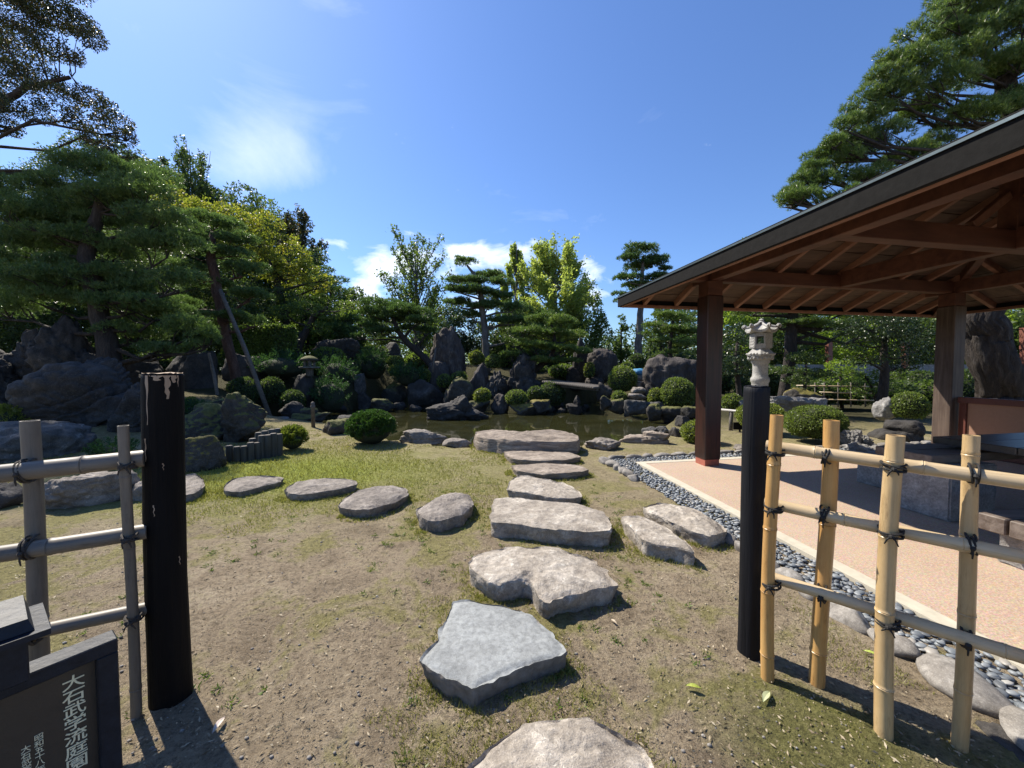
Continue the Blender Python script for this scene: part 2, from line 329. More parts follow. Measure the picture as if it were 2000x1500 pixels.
M['signp'] = plain('brown_sign_panel', (.045, .036, .028), .5, n=.08)
M['letter'] = plain('cream_lettering', (.80, .75, .52), .6)
M['log'] = woodmat('dark_palisade_log', (.035, .035, .03), (.08, .078, .068), 2, .8)
M['steel'] = plain('grey_handrail', (.45, .43, .4), .5, n=.15)
M['rust'] = plain('red_brown_fence_post_paint', (.2, .07, .045), .6, n=.15)
M['tarp'] = plain('blue_tarp', (.06, .24, .42), .5, n=.3)
def bamboo(name, ca, cb, dark, rough=.35):
    m, nt, b, _ = newmat(name); v = objc(nt, (18, 18, 1.2)); n1 = noise(nt, v, 1.4, 5, .6); n0 = noise(nt, objc(nt), 3.0, 5, .65)
    c = ramp(nt, mth(nt, 'ADD', mth(nt, 'MULTIPLY', n1, .5), mth(nt, 'MULTIPLY', n0, .5)), [(.3, ca), (.68, cb)])
    c = mixc(nt, mth(nt, 'MULTIPLY', ramp(nt, noise(nt, objc(nt, (9, 9, 2)), 2.5, 8, .78), [(.54, (0, 0, 0)), (.70, (1, 1, 1))]), .7), c, dark)
    c = mixc(nt, mth(nt, 'MULTIPLY', ramp(nt, noise(nt, objc(nt, (60, 60, 3)), 2, 4, .7), [(.5, (0, 0, 0)), (.7, (1, 1, 1))]), .4), c, tuple(.6*x for x in ca))
    nt.links.new(c, b.inputs['Base Color']); b.inputs['Roughness'].default_value = rough; bump(nt, b, n1, .15, .004); return m
M['bam'] = bamboo('fresh_bamboo', (.38, .25, .11), (.56, .41, .22), (.16, .09, .04))
M['bam2'] = bamboo('amber_bamboo', (.40, .20, .06), (.54, .34, .13), (.14, .06, .02))
M['bamr'] = bamboo('pale_bamboo', (.42, .31, .17), (.56, .44, .28), (.24, .16, .08))
M['bamg'] = bamboo('grey_weathered_bamboo', (.10, .085, .068), (.21, .18, .145), (.03, .025, .02), .5)

# ------------------------------------------------------------------ terrain
WATER = -0.2
pond = [(620, 838), (700, 845), (765, 858), (850, 868), (925, 874), (1010, 872), (1120, 868), (1190, 864), (1235, 856), (1275, 842), (1310, 828), (1322, 812), (1300, 800),
        (1230, 796), (1180, 782), (1130, 788), (1060, 799), (1000, 803), (930, 800), (870, 795), (800, 795), (740, 790), (690, 800), (640, 806), (560, 808), (520, 812), (500, 826), (560, 836)]
pondw = np.array([G(x, y, -.02 if (y > 840 and 700 < x < 1290) else (-.1 if y > 808 and x > 1200 else WATER))[:2] for x, y in pond])
def sdpoly(x, y, poly):
    p = np.stack([x, y], -1); best = np.full(x.shape, 1e9); ins = np.zeros(x.shape, bool); n = len(poly)
    for i in range(n):
        a = poly[i]; b = poly[(i+1) % n]; e = b-a; w = p-a; t = np.clip((w@e)/(e@e), 0, 1)
        d = np.hypot(w[..., 0]-t*e[0], w[..., 1]-t*e[1]); best = np.minimum(best, d)
        c = ((a[1] <= p[..., 1]) != (b[1] <= p[..., 1])) & (p[..., 0] < (b[0]-a[0])*(p[..., 1]-a[1])/(b[1]-a[1]+1e-12)+a[0]); ins ^= c
    return np.where(ins, -best, best)
mounds = [(-3.5, 23.5, 1.5, 6, 4.5), (-13, 15, 1.3, 5.5, 5), (-9.5, 22, 1.2, 5, 5), (2.5, 21.5, .9, 4, 3.5), (9, 24, .7, 6, 5), (-9.5, 9.3, .5, 3, 2.5), (7.5, 16.5, .35, 3, 3)]
def H(x, y):
    x = np.asarray(x, float); y = np.asarray(y, float)
    h = .03*fbm(np.stack([x*.25, y*.25, x*0], -1), 2)*sstep(3, 9, y)
    h = h+.55*sstep(22, 34, np.hypot(x, y))
    for mx_, my_, a, rx, ry in mounds: h = h+a*np.exp(-((x-mx_)/rx)**2-((y-my_)/ry)**2)
    s = sdpoly(x, y, pondw)
    t = sstep(-.14, .08, s); return t*h*sstep(0, 1.2, s+.2)+(1-t)*(-.75)
def Hs(x, y): return float(H(np.array([x]), np.array([y]))[0])
# pavilion frame (needed by the ground)
O = np.array([3.02, 5.90]); U = np.array([.1305, -.991]); V_ = np.array([.982, .19])
def uv(u, v, z): a = O+U*u+V_*v; return np.array([a[0], a[1], z])

def ground():
    rr = [0.0, .15, .3]; 
    while rr[-1] < 420: rr.append(rr[-1]*(1.0125 if 1 < rr[-1] < 4.5 else 1.035)+.002)
    rr = np.array(rr); na = 600
    # finer angles ahead of the camera
    a = np.concatenate([np.linspace(-65, 65, 400, endpoint=False), np.linspace(65, 295, 80, endpoint=False)])*math.pi/180
    RR, AA = np.meshgrid(rr, a, indexing='ij'); X = RR*np.sin(AA); Y = RR*np.cos(AA)
    Z = H(X, Y); q = np.stack([X, Y, X*0], -1); near = sstep(14, 6, RR)
    n5 = fbm(q*1.3+3, 3)
    Z = Z+near*(.014*fbm(q*2.2, 3)+.007*fbm(q*11, 3)+(.011+.008*n5)*(.35-np.abs(fbm(q*26+5, 4, .6)))*sstep(5.5, 3, RR))
    # the slab sits on level ground
    n, m = RR.shape; idx = np.arange(n*m).reshape(n, m); i2 = np.roll(idx, -1, 1)
    F = np.stack([idx[:-1], idx[1:], i2[1:], i2[:-1]], -1).reshape(-1, 4)
    Vt = np.stack([X, Y, Z], -1).reshape(-1, 3)
    m_, nt, b, _ = newmat('garden_soil_and_moss'); v = pos(nt); s = N(nt, 'ShaderNodeSeparateXYZ'); nt.links.new(v, s.inputs[0])
    big = noise(nt, v, .55, 5, .6, .5); md = noise(nt, v, 2.6, 8, .7, .6); fi = noise(nt, v, 26, 8, .75); gr = noise(nt, v, 150, 3, .7)
    soil = ramp(nt, md, [(.3, (.21, .16, .105)), (.5, (.39, .31, .21)), (.7, (.53, .44, .315))])
    soil = mixc(nt, mth(nt, 'MULTIPLY', ramp(nt, fi, [(.38, (1, 1, 1)), (.51, (0, 0, 0))]), .6), soil, (.095, .075, .052))
    soil = mixc(nt, mth(nt, 'MULTIPLY', ramp(nt, gr, [(.58, (0, 0, 0)), (.7, (1, 1, 1))]), .55), soil, (.46, .41, .33))
    cl = noise(nt, v, 70, 6, .8)
    soil = mixc(nt, mth(nt, 'MULTIPLY', ramp(nt, cl, [(.36, (1, 1, 1)), (.46, (0, 0, 0))]), .6), soil, (.07, .055, .038))
    soil = mixc(nt, mth(nt, 'MULTIPLY', ramp(nt, cl, [(.56, (0, 0, 0)), (.66, (1, 1, 1))]), .5), soil, (.5, .44, .34))
    mossc = ramp(nt, mth(nt, 'ADD', mth(nt, 'MULTIPLY', fi, .6), mth(nt, 'MULTIPLY', cl, .4)), [(.36, (.09, .082, .025)), (.5, (.23, .21, .07)), (.62, (.38, .335, .15))])
    thr = mth(nt, 'ADD', md, mth(nt, 'MULTIPLY', mth(nt, 'SUBTRACT', big, .5), 1.1))
    ymask = mth(nt, 'MULTIPLY', mth(nt, 'SUBTRACT', s.outputs[1], 2.0), .035, clamp=False)
    ymask = mth(nt, 'MINIMUM', ymask, .1)
    f = ramp(nt, mth(nt, 'ADD', thr, ymask), [(.49, (0, 0, 0)), (.60, (1, 1, 1))]); f = mth(nt, 'MULTIPLY', f, mth(nt, 'ADD', .35, mth(nt, 'MULTIPLY', fi, .9)), clamp=True)
    c = mixc(nt, f, soil, mossc)
    # straw-dry turf farther out
    far = N(nt, 'ShaderNodeMapRange', i={1: 3.2, 2: 6.0}); nt.links.new(s.outputs[1], far.inputs[0])
    n4 = noise(nt, v, 6.5, 7, .72, .8)
    straw = ramp(nt, mth(nt, 'ADD', mth(nt, 'MULTIPLY', fi, .45), mth(nt, 'MULTIPLY', n4, .55)), [(.36, (.12, .10, .055)), (.48, (.26, .22, .12)), (.56, (.37, .32, .185)), (.66, (.44, .38, .26))])
    straw = mixc(nt, ramp(nt, mth(nt, 'ADD', mth(nt, 'MULTIPLY', md, .6), mth(nt, 'MULTIPLY', n4, .4)), [(.50, (0, 0, 0)), (.60, (.65, .65, .65))]), straw, ramp(nt, fi, [(.3, (.09, .095, .025)), (.7, (.25, .25, .08))]))
    c = mixc(nt, mth(nt, 'MULTIPLY', far.outputs[0], .7), c, straw)
    # fresh green turf on the left by the log edging
    gx = mth(nt, 'EXPONENT', mth(nt, 'MULTIPLY', mth(nt, 'POWER', mth(nt, 'ABSOLUTE', mth(nt, 'DIVIDE', mth(nt, 'ADD', s.outputs[0], 3.4), 2.1)), 2.0), -1.0))
    gy = mth(nt, 'EXPONENT', mth(nt, 'MULTIPLY', mth(nt, 'POWER', mth(nt, 'ABSOLUTE', mth(nt, 'DIVIDE', mth(nt, 'SUBTRACT', s.outputs[1], 5.5), 1.15)), 2.0), -1.0))
    gf = mth(nt, 'MULTIPLY', mth(nt, 'MULTIPLY', gx, gy), mth(nt, 'ADD', md, .45)); gf = mth(nt, 'MULTIPLY', gf, 1.25, clamp=True)
    c = mixc(nt, gf, c, ramp(nt, fi, [(.3, (.14, .165, .025)), (.7, (.36, .40, .08))]))
    # moss by the right fence
    mx1 = mth(nt, 'EXPONENT', mth(nt, 'MULTIPLY', mth(nt, 'POWER', mth(nt, 'ABSOLUTE', mth(nt, 'DIVIDE', mth(nt, 'SUBTRACT', s.outputs[0], 1.25), .55)), 2.0), -1.0))
    mx2 = mth(nt, 'EXPONENT', mth(nt, 'MULTIPLY', mth(nt, 'POWER', mth(nt, 'ABSOLUTE', mth(nt, 'DIVIDE', mth(nt, 'SUBTRACT', s.outputs[1], 1.35), .5)), 2.0), -1.0))
    mm = mth(nt, 'MULTIPLY', mth(nt, 'MULTIPLY', mx1, mx2), mth(nt, 'MULTIPLY', md, 1.9), clamp=True); mm = ramp(nt, mm, [(.30, (0, 0, 0)), (.66, (.8, .8, .8))])
    c = mixc(nt, mm, c, ramp(nt, mth(nt, 'ADD', mth(nt, 'MULTIPLY', fi, .5), mth(nt, 'MULTIPLY', cl, .5)), [(.38, (.05, .05, .012)), (.5, (.14, .145, .03)), (.62, (.26, .25, .08))]))
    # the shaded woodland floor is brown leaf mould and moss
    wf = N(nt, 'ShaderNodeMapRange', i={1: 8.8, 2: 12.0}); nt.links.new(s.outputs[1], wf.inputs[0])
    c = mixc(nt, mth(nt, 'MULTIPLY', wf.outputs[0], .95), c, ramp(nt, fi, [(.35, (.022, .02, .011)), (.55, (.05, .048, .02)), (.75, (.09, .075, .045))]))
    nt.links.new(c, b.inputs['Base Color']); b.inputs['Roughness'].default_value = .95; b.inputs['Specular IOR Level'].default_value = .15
    bump(nt, b, mth(nt, 'ADD', mth(nt, 'MULTIPLY', fi, 1.0), mth(nt, 'ADD', mth(nt, 'MULTIPLY', cl, .8), mth(nt, 'MULTIPLY', gr, .35))), 1.0, .035)
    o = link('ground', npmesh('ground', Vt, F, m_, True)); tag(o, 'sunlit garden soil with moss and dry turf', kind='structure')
ground()
def water():
    c = pondw.mean(0); e = np.array([c+(p-c)*1.0+(p-c)/np.linalg.norm(p-c)*.45 for p in pondw])
    m_, nt, b, _ = newmat('pond_water'); b.inputs['Base Color'].default_value = (.035, .037, .016, 1); b.inputs['Roughness'].default_value = .04; b.inputs['IOR'].default_value = 1.33
    v = pos(nt, (1, 2.2, 1)); n1 = noise(nt, v, 1.4, 3, .5); n2 = noise(nt, v, 7, 2, .5)
    nt.links.new(ramp(nt, n1, [(.3, (.018, .019, .007)), (.7, (.03, .03, .012))]), b.inputs['Base Color'])
    bump(nt, b, mth(nt, 'ADD', n1, mth(nt, 'MULTIPLY', n2, .25)), .035, .03)
    mb = MB(); mb.add([(p[0], p[1], WATER) for p in e], [tuple(range(len(e)))]); o = mb.build('pond_water', m_); tag(o, 'still dark green pond water', kind='structure')
water()

# ------------------------------------------------------------------ rocks
def ico(n):
    import bmesh
    bm = bmesh.new(); bmesh.ops.create_icosphere(bm, subdivisions=n, radius=1); V = np.array([v.co[:] for v in bm.verts]); F = np.array([[v.index for v in f.verts] for f in bm.faces]); bm.free(); return V, F
ICO = {n: ico(n) for n in (1, 2, 3, 4, 5, 6)}
def rockshape(size, seed, sub=4, planes=11, rough=.16, flat=None, ridge=0.10, boxy=0, cracks=()):
    D, F = ICO[sub]; r_ = np.random.default_rng(seed); r = np.full(len(D), 1.25)
    if boxy: r = 1.0/((np.abs(D)**boxy).sum(1))**(1/boxy)
    n = r_.normal(size=(planes, 3)); n /= np.linalg.norm(n, axis=1)[:, None]; dd = r_.uniform(.68, .98, planes)*(1.22 if boxy else 1)
    if flat: n = np.vstack([n, [[r_.uniform(-.08, .08), r_.uniform(-.08, .08), 1]]]); dd = np.append(dd, flat)
    for a, b in zip(n, dd):
        dt = D@a; r = np.where(dt > .05, np.minimum(r, b/np.maximum(dt, .05)), r)
    o = seed*7.7; 
    r = r*(1+rough*fbm(D*1.5+o, 3)+rough*.5*fbm(D*4.5+o, 4, .6)-ridge*(1-np.abs(fbm(D*2.6+o+40, 3)))**5)
    Vt = D*r[:, None]; lo = Vt.min(0); hi = Vt.max(0); Vt = ((Vt-lo)/(hi-lo)-.5)*2; Vt = Vt*np.array(size)
    for cn, co, cw, cd in cracks:
        cn = np.array(cn)/np.linalg.norm(cn); w_ = D@cn-co+.10*fbm(D*2.5+o, 3); r2_ = 1-cd*np.clip(1-np.abs(w_)/cw, 0, 1)-.10*(w_ > 0)*np.clip(1-w_/.5, 0, 1); Vt = Vt*r2_[:, None]
    # fine relief in metres
    L = max(size); Vt = Vt+D*(L*(.03*fbm(Vt/L*7+o, 4, .65)-.035*np.maximum(0, .16-np.abs(fbm(Vt/L*np.array([2.2, 2.2, 5.0])+o, 3)))/.16*(sub > 3)))[:, None]
    return Vt, F
ALLROCK = []
def rock(lobes, d, label, mat='rock', seed=None, group=None, sub=4, ry=.8, flat=None, name='rock', rough=.16, sink=.25, planes=11, ridge=.1, cat='rock', boxy=0, cracks=()):
    """lobes: (x0,x1,ytop,ybottom[,ddepth]) in photograph pixels at depth d: each becomes a lump of one solid rock at its real place"""
    if isinstance(lobes, tuple): lobes = [lobes]
    Vs = []; Fs = []; n0 = 0; seed = seed or int(lobes[0][0]*3+lobes[0][2])
    for k, L in enumerate(lobes):
        x0, x1, yt, yb = L[:4]; dd = d+(L[4] if len(L) > 4 else 0)
        c = P((x0+x1)/2, (yt+yb)/2, dd); a = P(x0, yt, dd); b = P(x1, yb, dd)
        hx = abs(b[0]-a[0])/2; hz = abs(a[2]-b[2])/2; hz2 = hz*(1+sink/2); az = math.atan2(c[0], c[1])
        hx *= math.cos(az)**.5 if abs(az) > .3 else 1
        Vt, F = rockshape((hx, max(hx*ry, .12), hz2), seed+k*31, sub, planes, rough, flat, ridge, boxy, cracks)
        Rz = np.array(Matrix.Rotation(-az, 3, 'Z')); Vt = Vt@Rz.T
        Vs.append(Vt+np.array([c[0], c[1], c[2]-hz*sink/2])); Fs.append(F+n0); n0 += len(Vt)
    Va = np.vstack(Vs); base = np.array([Va[:, 0].mean(), Va[:, 1].mean(), Va[:, 2].min()])
    o = link(name, npmesh(name, Va-base, np.vstack(Fs), M[mat], True), loc=base); tag(o, label, cat, group); return o
GR = 'rocks around the pond'
rock([(62, 200, 612, 790), (-90, 110, 672, 850), (-60, 60, 715, 870, -.6), (110, 240, 678, 800), (20, 130, 640, 760, .2)], 10.6, 'dark jagged rock outcrop peaking under the big pine at far left', 'rock', sub=5, rough=.24, ridge=.18, seed=31, cracks=[((.3, .1, 1), .1, .10, .10), ((.2, .2, 1), -.35, .08, .1), ((.4, 0, 1), .5, .08, .08)])
rock([(40, 300, 704, 884), (130, 262, 694, 820), (215, 345, 742, 888, -.2)], 8.0, 'huge grey boulder with slanting cracks behind the charred post', 'rockb', sub=6, rough=.12, planes=9, seed=12, ridge=.10, cracks=[((1, 0, -.8), .38, .05, .12), ((-.35, .1, 1), .42, .06, .08), ((-.5, .1, 1), .1, .05, .07)])
rock((-60, 176, 822, 912), 6.3, 'long flat-topped grey boulder behind the left bamboo fence', 'rockc', boxy=4, planes=6, sub=5, seed=5)
rock([(345, 460, 788, 876), (435, 524, 763, 868), (380, 450, 778, 830, .5)], 7.6, 'dark twin-humped boulder with mossy top beside the log edging', 'rockm', sub=5, seed=41, ridge=.16, rough=.18)
rock((335, 439, 850, 924), 5.7, 'round boulder with yellow moss cap beside the black post', 'rockmm', sub=5, seed=44, flat=.8, rough=.1)
rock((75, 262, 925, 996), 4.25, 'low dark grey lawn-side boulder seen through the left fence', 'stepd', sub=5, seed=8, flat=.6, ry=.5)
rock((-60, 42, 940, 1004), 4.1, 'dark boulder at the left picture edge behind the fence', 'rock', sub=4, seed=9)
rock((255, 300, 940, 985), 4.4, 'small dark stone between thin bamboo upright and black post', 'stepd', sub=4, seed=19)
rock((330, 425, 680, 800), 12.5, 'smooth upright dark stone in the shade under pine boughs', 'rockb', seed=3, flat=.9)
rock((436, 520, 690, 770), 14.5, 'broad shaded stone beside the leaning support pole', 'rockb', seed=33)
rock((200, 330, 690, 790), 12.0, 'shaded rock beneath the big left pine trunk', 'rock', seed=35)
rock([(612, 705, 662, 745), (650, 703, 660, 700)], 20.0, 'broad dark flat-topped rock above the junipers', 'rock', sub=5, seed=13, boxy=4, planes=6)
rock([(735, 785, 668, 725), (760, 800, 690, 735)], 22.0, 'dark rock mound behind the umbrella pine', 'rock', seed=21)
rock([(838, 912, 638, 765), (835, 870, 690, 765, -.2)], 19.0, 'tall grey-brown standing rock, highest beyond the pond', 'rockt', sub=5, seed=52, rough=.12, ry=.6, ridge=.16, boxy=3.2)
rock((834, 880, 704, 762), 18.2, 'squarish pale block at the foot of the tall standing rock', 'rockt', seed=53, boxy=5, planes=5)
rock((912, 958, 708, 795), 17.5, 'pointed dark rock right of the tall standing rock', 'rockt', seed=54)
rock([(945, 1000, 722, 800), (978, 1060, 690, 800), (1000, 1050, 688, 740, .3)], 17.2, 'craggy black rock cluster with vertical fissures beyond the pond', 'rock', sub=5, seed=55, rough=.24, ridge=.3)
rock((796, 868, 740, 806), 16.6, 'dark rounded rock rising from the water below the juniper', 'rock', seed=56)
rock([(864, 928, 738, 800), (880, 920, 735, 770)], 15.8, 'mossy rock wall behind the pond island rock', 'rockm', seed=57)
rock([(832, 915, 786, 826), (872, 925, 771, 822), (905, 955, 796, 826)], 13.1, 'grey island rock with a peak standing in the pond', 'rockb', sub=5, seed=58, ry=.6, rough=.12)
rock((915, 958, 781, 808), 15.0, 'low flat rock with dry moss right of the island rock', 'rockm', seed=59, flat=.5)
rock((958, 996, 768, 806), 15.0, 'upright brownish rock between two clipped shrubs at the shore', 'rockt', seed=60)
rock([(994, 1060, 787, 812), (1030, 1078, 780, 808)], 14.6, 'flat mossy golden-topped shore rock under a round shrub', 'rockmm', seed=61, flat=.6)
rock([(1105, 1138, 788, 810), (1120, 1135, 772, 795)], 14.6, 'small dark rock below the footbridge', 'rock', seed=62)
rock([(725, 775, 777, 806)], 15.6, 'small mossy rock in dark water left of the pond', 'rockm', seed=63)
rock((698, 730, 766, 806), 16.4, 'pointed black rock standing in shaded water', 'rock', seed=64)
rock((745, 800, 745, 800), 18.0, 'dark overhanging rock above the shaded inlet', 'rockm', seed=65)
rock((572, 615, 728, 800), 14.0, 'squared shaded rock carrying the small old lantern', 'rockb', seed=66, flat=.85)
rock((690, 716, 728, 790), 17.5, 'slate-grey flat-topped rock between junipers', 'rockc', seed=67, flat=.85)
rock([(1146, 1206, 679, 745), (1142, 1180, 735, 760, -.3)], 18.6, 'dome-shaped grey standing rock behind the footbridge', 'rockt', sub=5, seed=68, rough=.08, boxy=2.6, planes=4)
rock([(1255, 1350, 692, 785), (1290, 1380, 700, 790, .3)], 15.0, 'large dark boulder with pale water streaks beside the round shrub', 'rockt', sub=5, seed=69, rough=.12, boxy=3, planes=5)
rock([(1118, 1148, 657, 752), (1105, 1140, 715, 760)], 19.5, 'slim dark upright stone behind the spreading pine', 'rock', seed=70, rough=.1, boxy=3.5, planes=5)
rock((1165, 1196, 746, 782), 14.6, 'dark rock under the right end of the footbridge', 'rock', seed=71)
rock([(1172, 1196, 772, 800), (1186, 1224, 777, 806)], 13.6, 'brown and grey shore rocks left of the stone steps', 'rockm', seed=72)
rock([(1218, 1262, 780, 812), (1255, 1300, 783, 812, .2)], 13.2, 'flat-topped dark bank rock at the far right shore', 'rockc', seed=73, flat=.6)
rock([(1262, 1292, 788, 820), (1282, 1335, 793, 822)], 12.2, 'split shore rock with mossy top below the round shrub', 'rockm', seed=74, flat=.7)
rock([(1330, 1368, 792, 818)], 11.5, 'brown mossy rock at the bank behind the pavilion pillar', 'rockm', seed=75)
rock((1318, 1350, 812, 838), 10.0, 'low grey rock at the right water edge', 'rockb', seed=76, flat=.7)
rock([(1252, 1284, 833, 856), (1275, 1312, 831, 858)], 9.0, 'pair of fused rocks at the near right shore', 'rockc', seed=77)
rock((1306, 1336, 834, 866), 8.6, 'dark square-shouldered rock beside the small clipped shrub', 'rock', seed=78)
rock([(1210, 1305, 850, 878), (1255, 1308, 842, 872)], 7.9, 'long pale-topped flat rock on the near right shore', 'stepl', sub=5, seed=79, flat=.5, ry=.5)
rock((1141, 1212, 855, 884), 7.3, 'rounded brown rock right of the big layered slab', 'stepd', sub=5, seed=80)
rock((780, 876, 838, 870), 8.0, 'low grey-brown rock on the near pond edge', 'stepd', sub=5, seed=81, ry=.5)
rock((864, 922, 857, 874), 7.6, 'thin flat stone left of the big layered slab', 'stepd', seed=82, flat=.5)
rock((630, 692, 819, 856), 8.8, 'round dark shore rock with pale top left of the spiky shrub', 'rockm', seed=83, flat=.7)
rock([(570, 645, 806, 826), (585, 622, 796, 816)], 11.2, 'flat mossy rocks at the head of the pond', 'rockm', seed=84, flat=.6)
rock((655, 708, 811, 836), 10.0, 'low pale rock at the left water edge', 'rockb', seed=85, flat=.6)
rock((545, 600, 783, 812), 12.6, 'low shaded rock behind the small wooden post', 'rock', seed=86)
rock([(1468, 1580, 772, 806), (1560, 1612, 776, 812)], 10.6, 'long grey boulder lying in the garden behind the low shrub', 'rockg', sub=5, seed=87, flat=.7, ry=.4)
rock((1528, 1604, 757, 790), 11.4, 'golden mossy mound of rock on top of the long boulder', 'rockmm', seed=88, ry=.5)
rock((1706, 1748, 774, 818), 9.6, 'pale pointed boulder left of the clipped dome shrub', 'rockg', seed=89)
rock([(1638, 1680, 838, 868), (1668, 1704, 848, 870)], 7.3, 'weathered twisted grey rock right of the second bamboo upright', 'rockg', sub=5, seed=90, ridge=.3)
rock([(1648, 1712, 862, 888), (1690, 1740, 868, 892)], 6.9, 'low weathered rock in front of the twisted grey rock', 'rockg', seed=91, ridge=.3)
rock([(1700, 1800, 838, 890), (1730, 1800, 820, 850)], 8.2, 'broad flat garden stone between shrub and weathered pillar', 'rockb', seed=92, flat=.6)
rock((1432, 1462, 778, 800), 10.2, 'small pale stone beside the clipped shrub near the lantern', 'rockg', seed=93)
rock((1432, 1500, 872, 888), 6.9, 'flat half-buried stone behind the right charred post', 'stepd', seed=94, flat=.5)
for k, (x0, x1, y0, y1, d, lab) in enumerate([(1226, 1262, 768, 784, 13.6, 'lowest'), (1232, 1262, 756, 770, 14.6, 'second'), (1236, 1262, 744, 757, 15.6, 'third'), (1240, 1262, 732, 745, 16.8, 'topmost')]):
    rock((x0, x1, y0, y1), d, lab+' of the stone garden steps between shrub and dark boulder', 'stepd', seed=120+k, flat=.5, name='step_stone', cat='stone step', group='garden steps')
# pond-rim filler stones
RIMN = []
rim = [(1085, 795, 16), (1150, 782, 12), (1142, 800, 10), (780, 800, 14), (812, 803, 12), (660, 803, 18), (1098, 806, 9), (735, 812, 9), (1075, 804, 12), (886, 806, 12)]
for k, (x, y, r) in enumerate(rim):
    g = G(x, y, WATER); dd = g[1]
    rk = rock((x-r, x+r, y-r*1.1, y+r*.35), dd, 'small dark rock in the water line of the far shore', 'rock', seed=200+k, group='small rocks along the far waterline', sub=3); RIMN.append(rk.name)

for k, w in enumerate(['below the footbridge middle', 'at the foot of the right shore shrub', 'under the right bridge end', 'in front of the dark inlet rock', 'between inlet rock and island rock', 'in the shaded left inlet', 'under the left bridge end', 'left of the mossy little inlet rock', 'left of the pointed bridge rock', 'just right of the island rock']):
    bpy.data.objects['rock' if False else RIMN[k]]['label'] = 'small dark waterline rock '+w
# ------------------------------------------------------------------ stepping stones from their top outlines
RINGS = []
def slab(outline, h, label, mat='step', seed=1, dome=.02, rough=.012, group='stepping stones across the lawn', flare=-.02, name='stepping_stone', cat='stepping stone'):
    pts = np.array([G(x, y, h)[:2] for x, y in outline]); n = len(pts); K = 12; ring = []
    for i in range(n):
        p0, p1, p2, p3 = pts[i-1], pts[i], pts[(i+1) % n], pts[(i+2) % n]
        for k in range(K):
            t = k/K; a = .5*((2*p1)+(-p0+p2)*t+(2*p0-5*p1+4*p2-p3)*t*t+(-p0+3*p1-3*p2+p3)*t**3)
            ring.append(a*.55+(p1*(1-t)+p2*t)*.45)
    ring = np.array(ring); c = ring.mean(0); m = len(ring); size = np.abs(ring-c).max()
    q = np.column_stack([ring*3, np.full(m, seed*3.1)]); nn = fbm(q*2.2, 4, .6)
    RINGS.append((ring, (ring-c)/np.linalg.norm(ring-c, axis=1)[:, None]))
    dirs = (ring-c)/np.linalg.norm(ring-c, axis=1)[:, None]; ring = ring+dirs*(nn*.03*min(1, size*2))[:, None]
    Vt = []; 
    S = [0.02]+list(np.linspace(.08, .965, 20))
    for s in S:
        p = c+(ring-c)*s; qq = np.column_stack([p*4, np.full(m, seed)]); z = h+dome*(1-s**2)-dome*.3+rough*fbm(qq, 5, .62)*1.6+rough*.8*fbm(qq*4, 4, .65)-.012*sstep(.85, 1, s)
        Vt.append(np.column_stack([p, z]))
    bot = -.06; prev = Vt[-1]
    for j, (s, zz) in enumerate([(.99, .94), (1.0, .84), (1.0, .7), (1.0, .55), (1.0, .4), (1.0, .2), (1.0, 0), (1.0, -.5)]):
        zf = zz*h if zz >= 0 else bot
        p = c+(ring-c)*s; qq = np.column_stack([ring*7, np.full(m, zz*h*10+seed)])
        off = flare*(1-zz)*.8+.05*fbm(qq, 5, .68)*min(1, h*7)*(zz < .97)
        p = p+dirs*off[:, None]; Vt.append(np.column_stack([p, np.full(m, zf)+.008*fbm(qq*1.3, 2)*(.3 < zz)]))
    nr = len(Vt); Vt = np.vstack(Vt); idx = np.arange(nr*m).reshape(nr, m); i2 = np.roll(idx, -1, 1)
    F = np.stack([idx[:-1], idx[1:], i2[1:], i2[:-1]], -1).reshape(-1, 4)
    area = .5*np.sum(ring[:, 0]*np.roll(ring[:, 1], -1)-np.roll(ring[:, 0], -1)*ring[:, 1])
    if area < 0: F = F[:, ::-1]
    cap = idx[0][::-1] if area < 0 else idx[0]
    base = np.array([c[0], c[1], 0.]); me = npmesh(name, Vt-base, [F, cap[None, :]], M[mat], True); me.set_sharp_from_angle(angle=R(40))
    return tag(link(name, me, loc=base), label, cat, group)
slab([(885, 1530), (915, 1490), (960, 1450), (1018, 1411), (1088, 1398), (1150, 1401), (1212, 1428), (1258, 1462), (1290, 1510), (1310, 1580), (1200, 1640), (1020, 1640), (900, 1590)], .07, 'pale tan stepping stone cut by the bottom edge of the photo', 'step', 1, dome=.025, rough=.014)
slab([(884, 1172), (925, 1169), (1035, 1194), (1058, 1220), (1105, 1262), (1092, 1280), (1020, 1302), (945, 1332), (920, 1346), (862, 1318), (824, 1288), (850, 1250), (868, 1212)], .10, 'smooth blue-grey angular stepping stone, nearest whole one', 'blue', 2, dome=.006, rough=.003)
slab([(912, 1102), (925, 1082), (980, 1068), (1060, 1065), (1150, 1085), (1180, 1108), (1206, 1140), (1150, 1152), (1075, 1172), (1052, 1160), (1036, 1136), (1012, 1134), (975, 1140), (945, 1130)], .13, 'pitted tan stepping stone with a notch in its near edge', 'step', 3, dome=.03, rough=.016)
slab([(965, 975), (985, 968), (1060, 976), (1140, 985), (1182, 1000), (1194, 1034), (1150, 1036), (1085, 1032), (1020, 1022), (960, 1016)], .15, 'long thick rectangular stepping stone, broadest of the straight row', 'step', 4, dome=.01, rough=.012)
slab([(990, 955), (1002, 931), (1040, 929), (1100, 942), (1131, 958), (1135, 970), (1090, 973), (1040, 964)], .10, 'rough stepping stone just beyond the long rectangular one', 'step', 5, rough=.016)
slab([(1000, 908), (1060, 904), (1130, 907), (1150, 916), (1120, 922), (1060, 925), (1010, 918)], .10, 'narrow curved stepping stone, second below the big layered slab', 'stepl', 6)
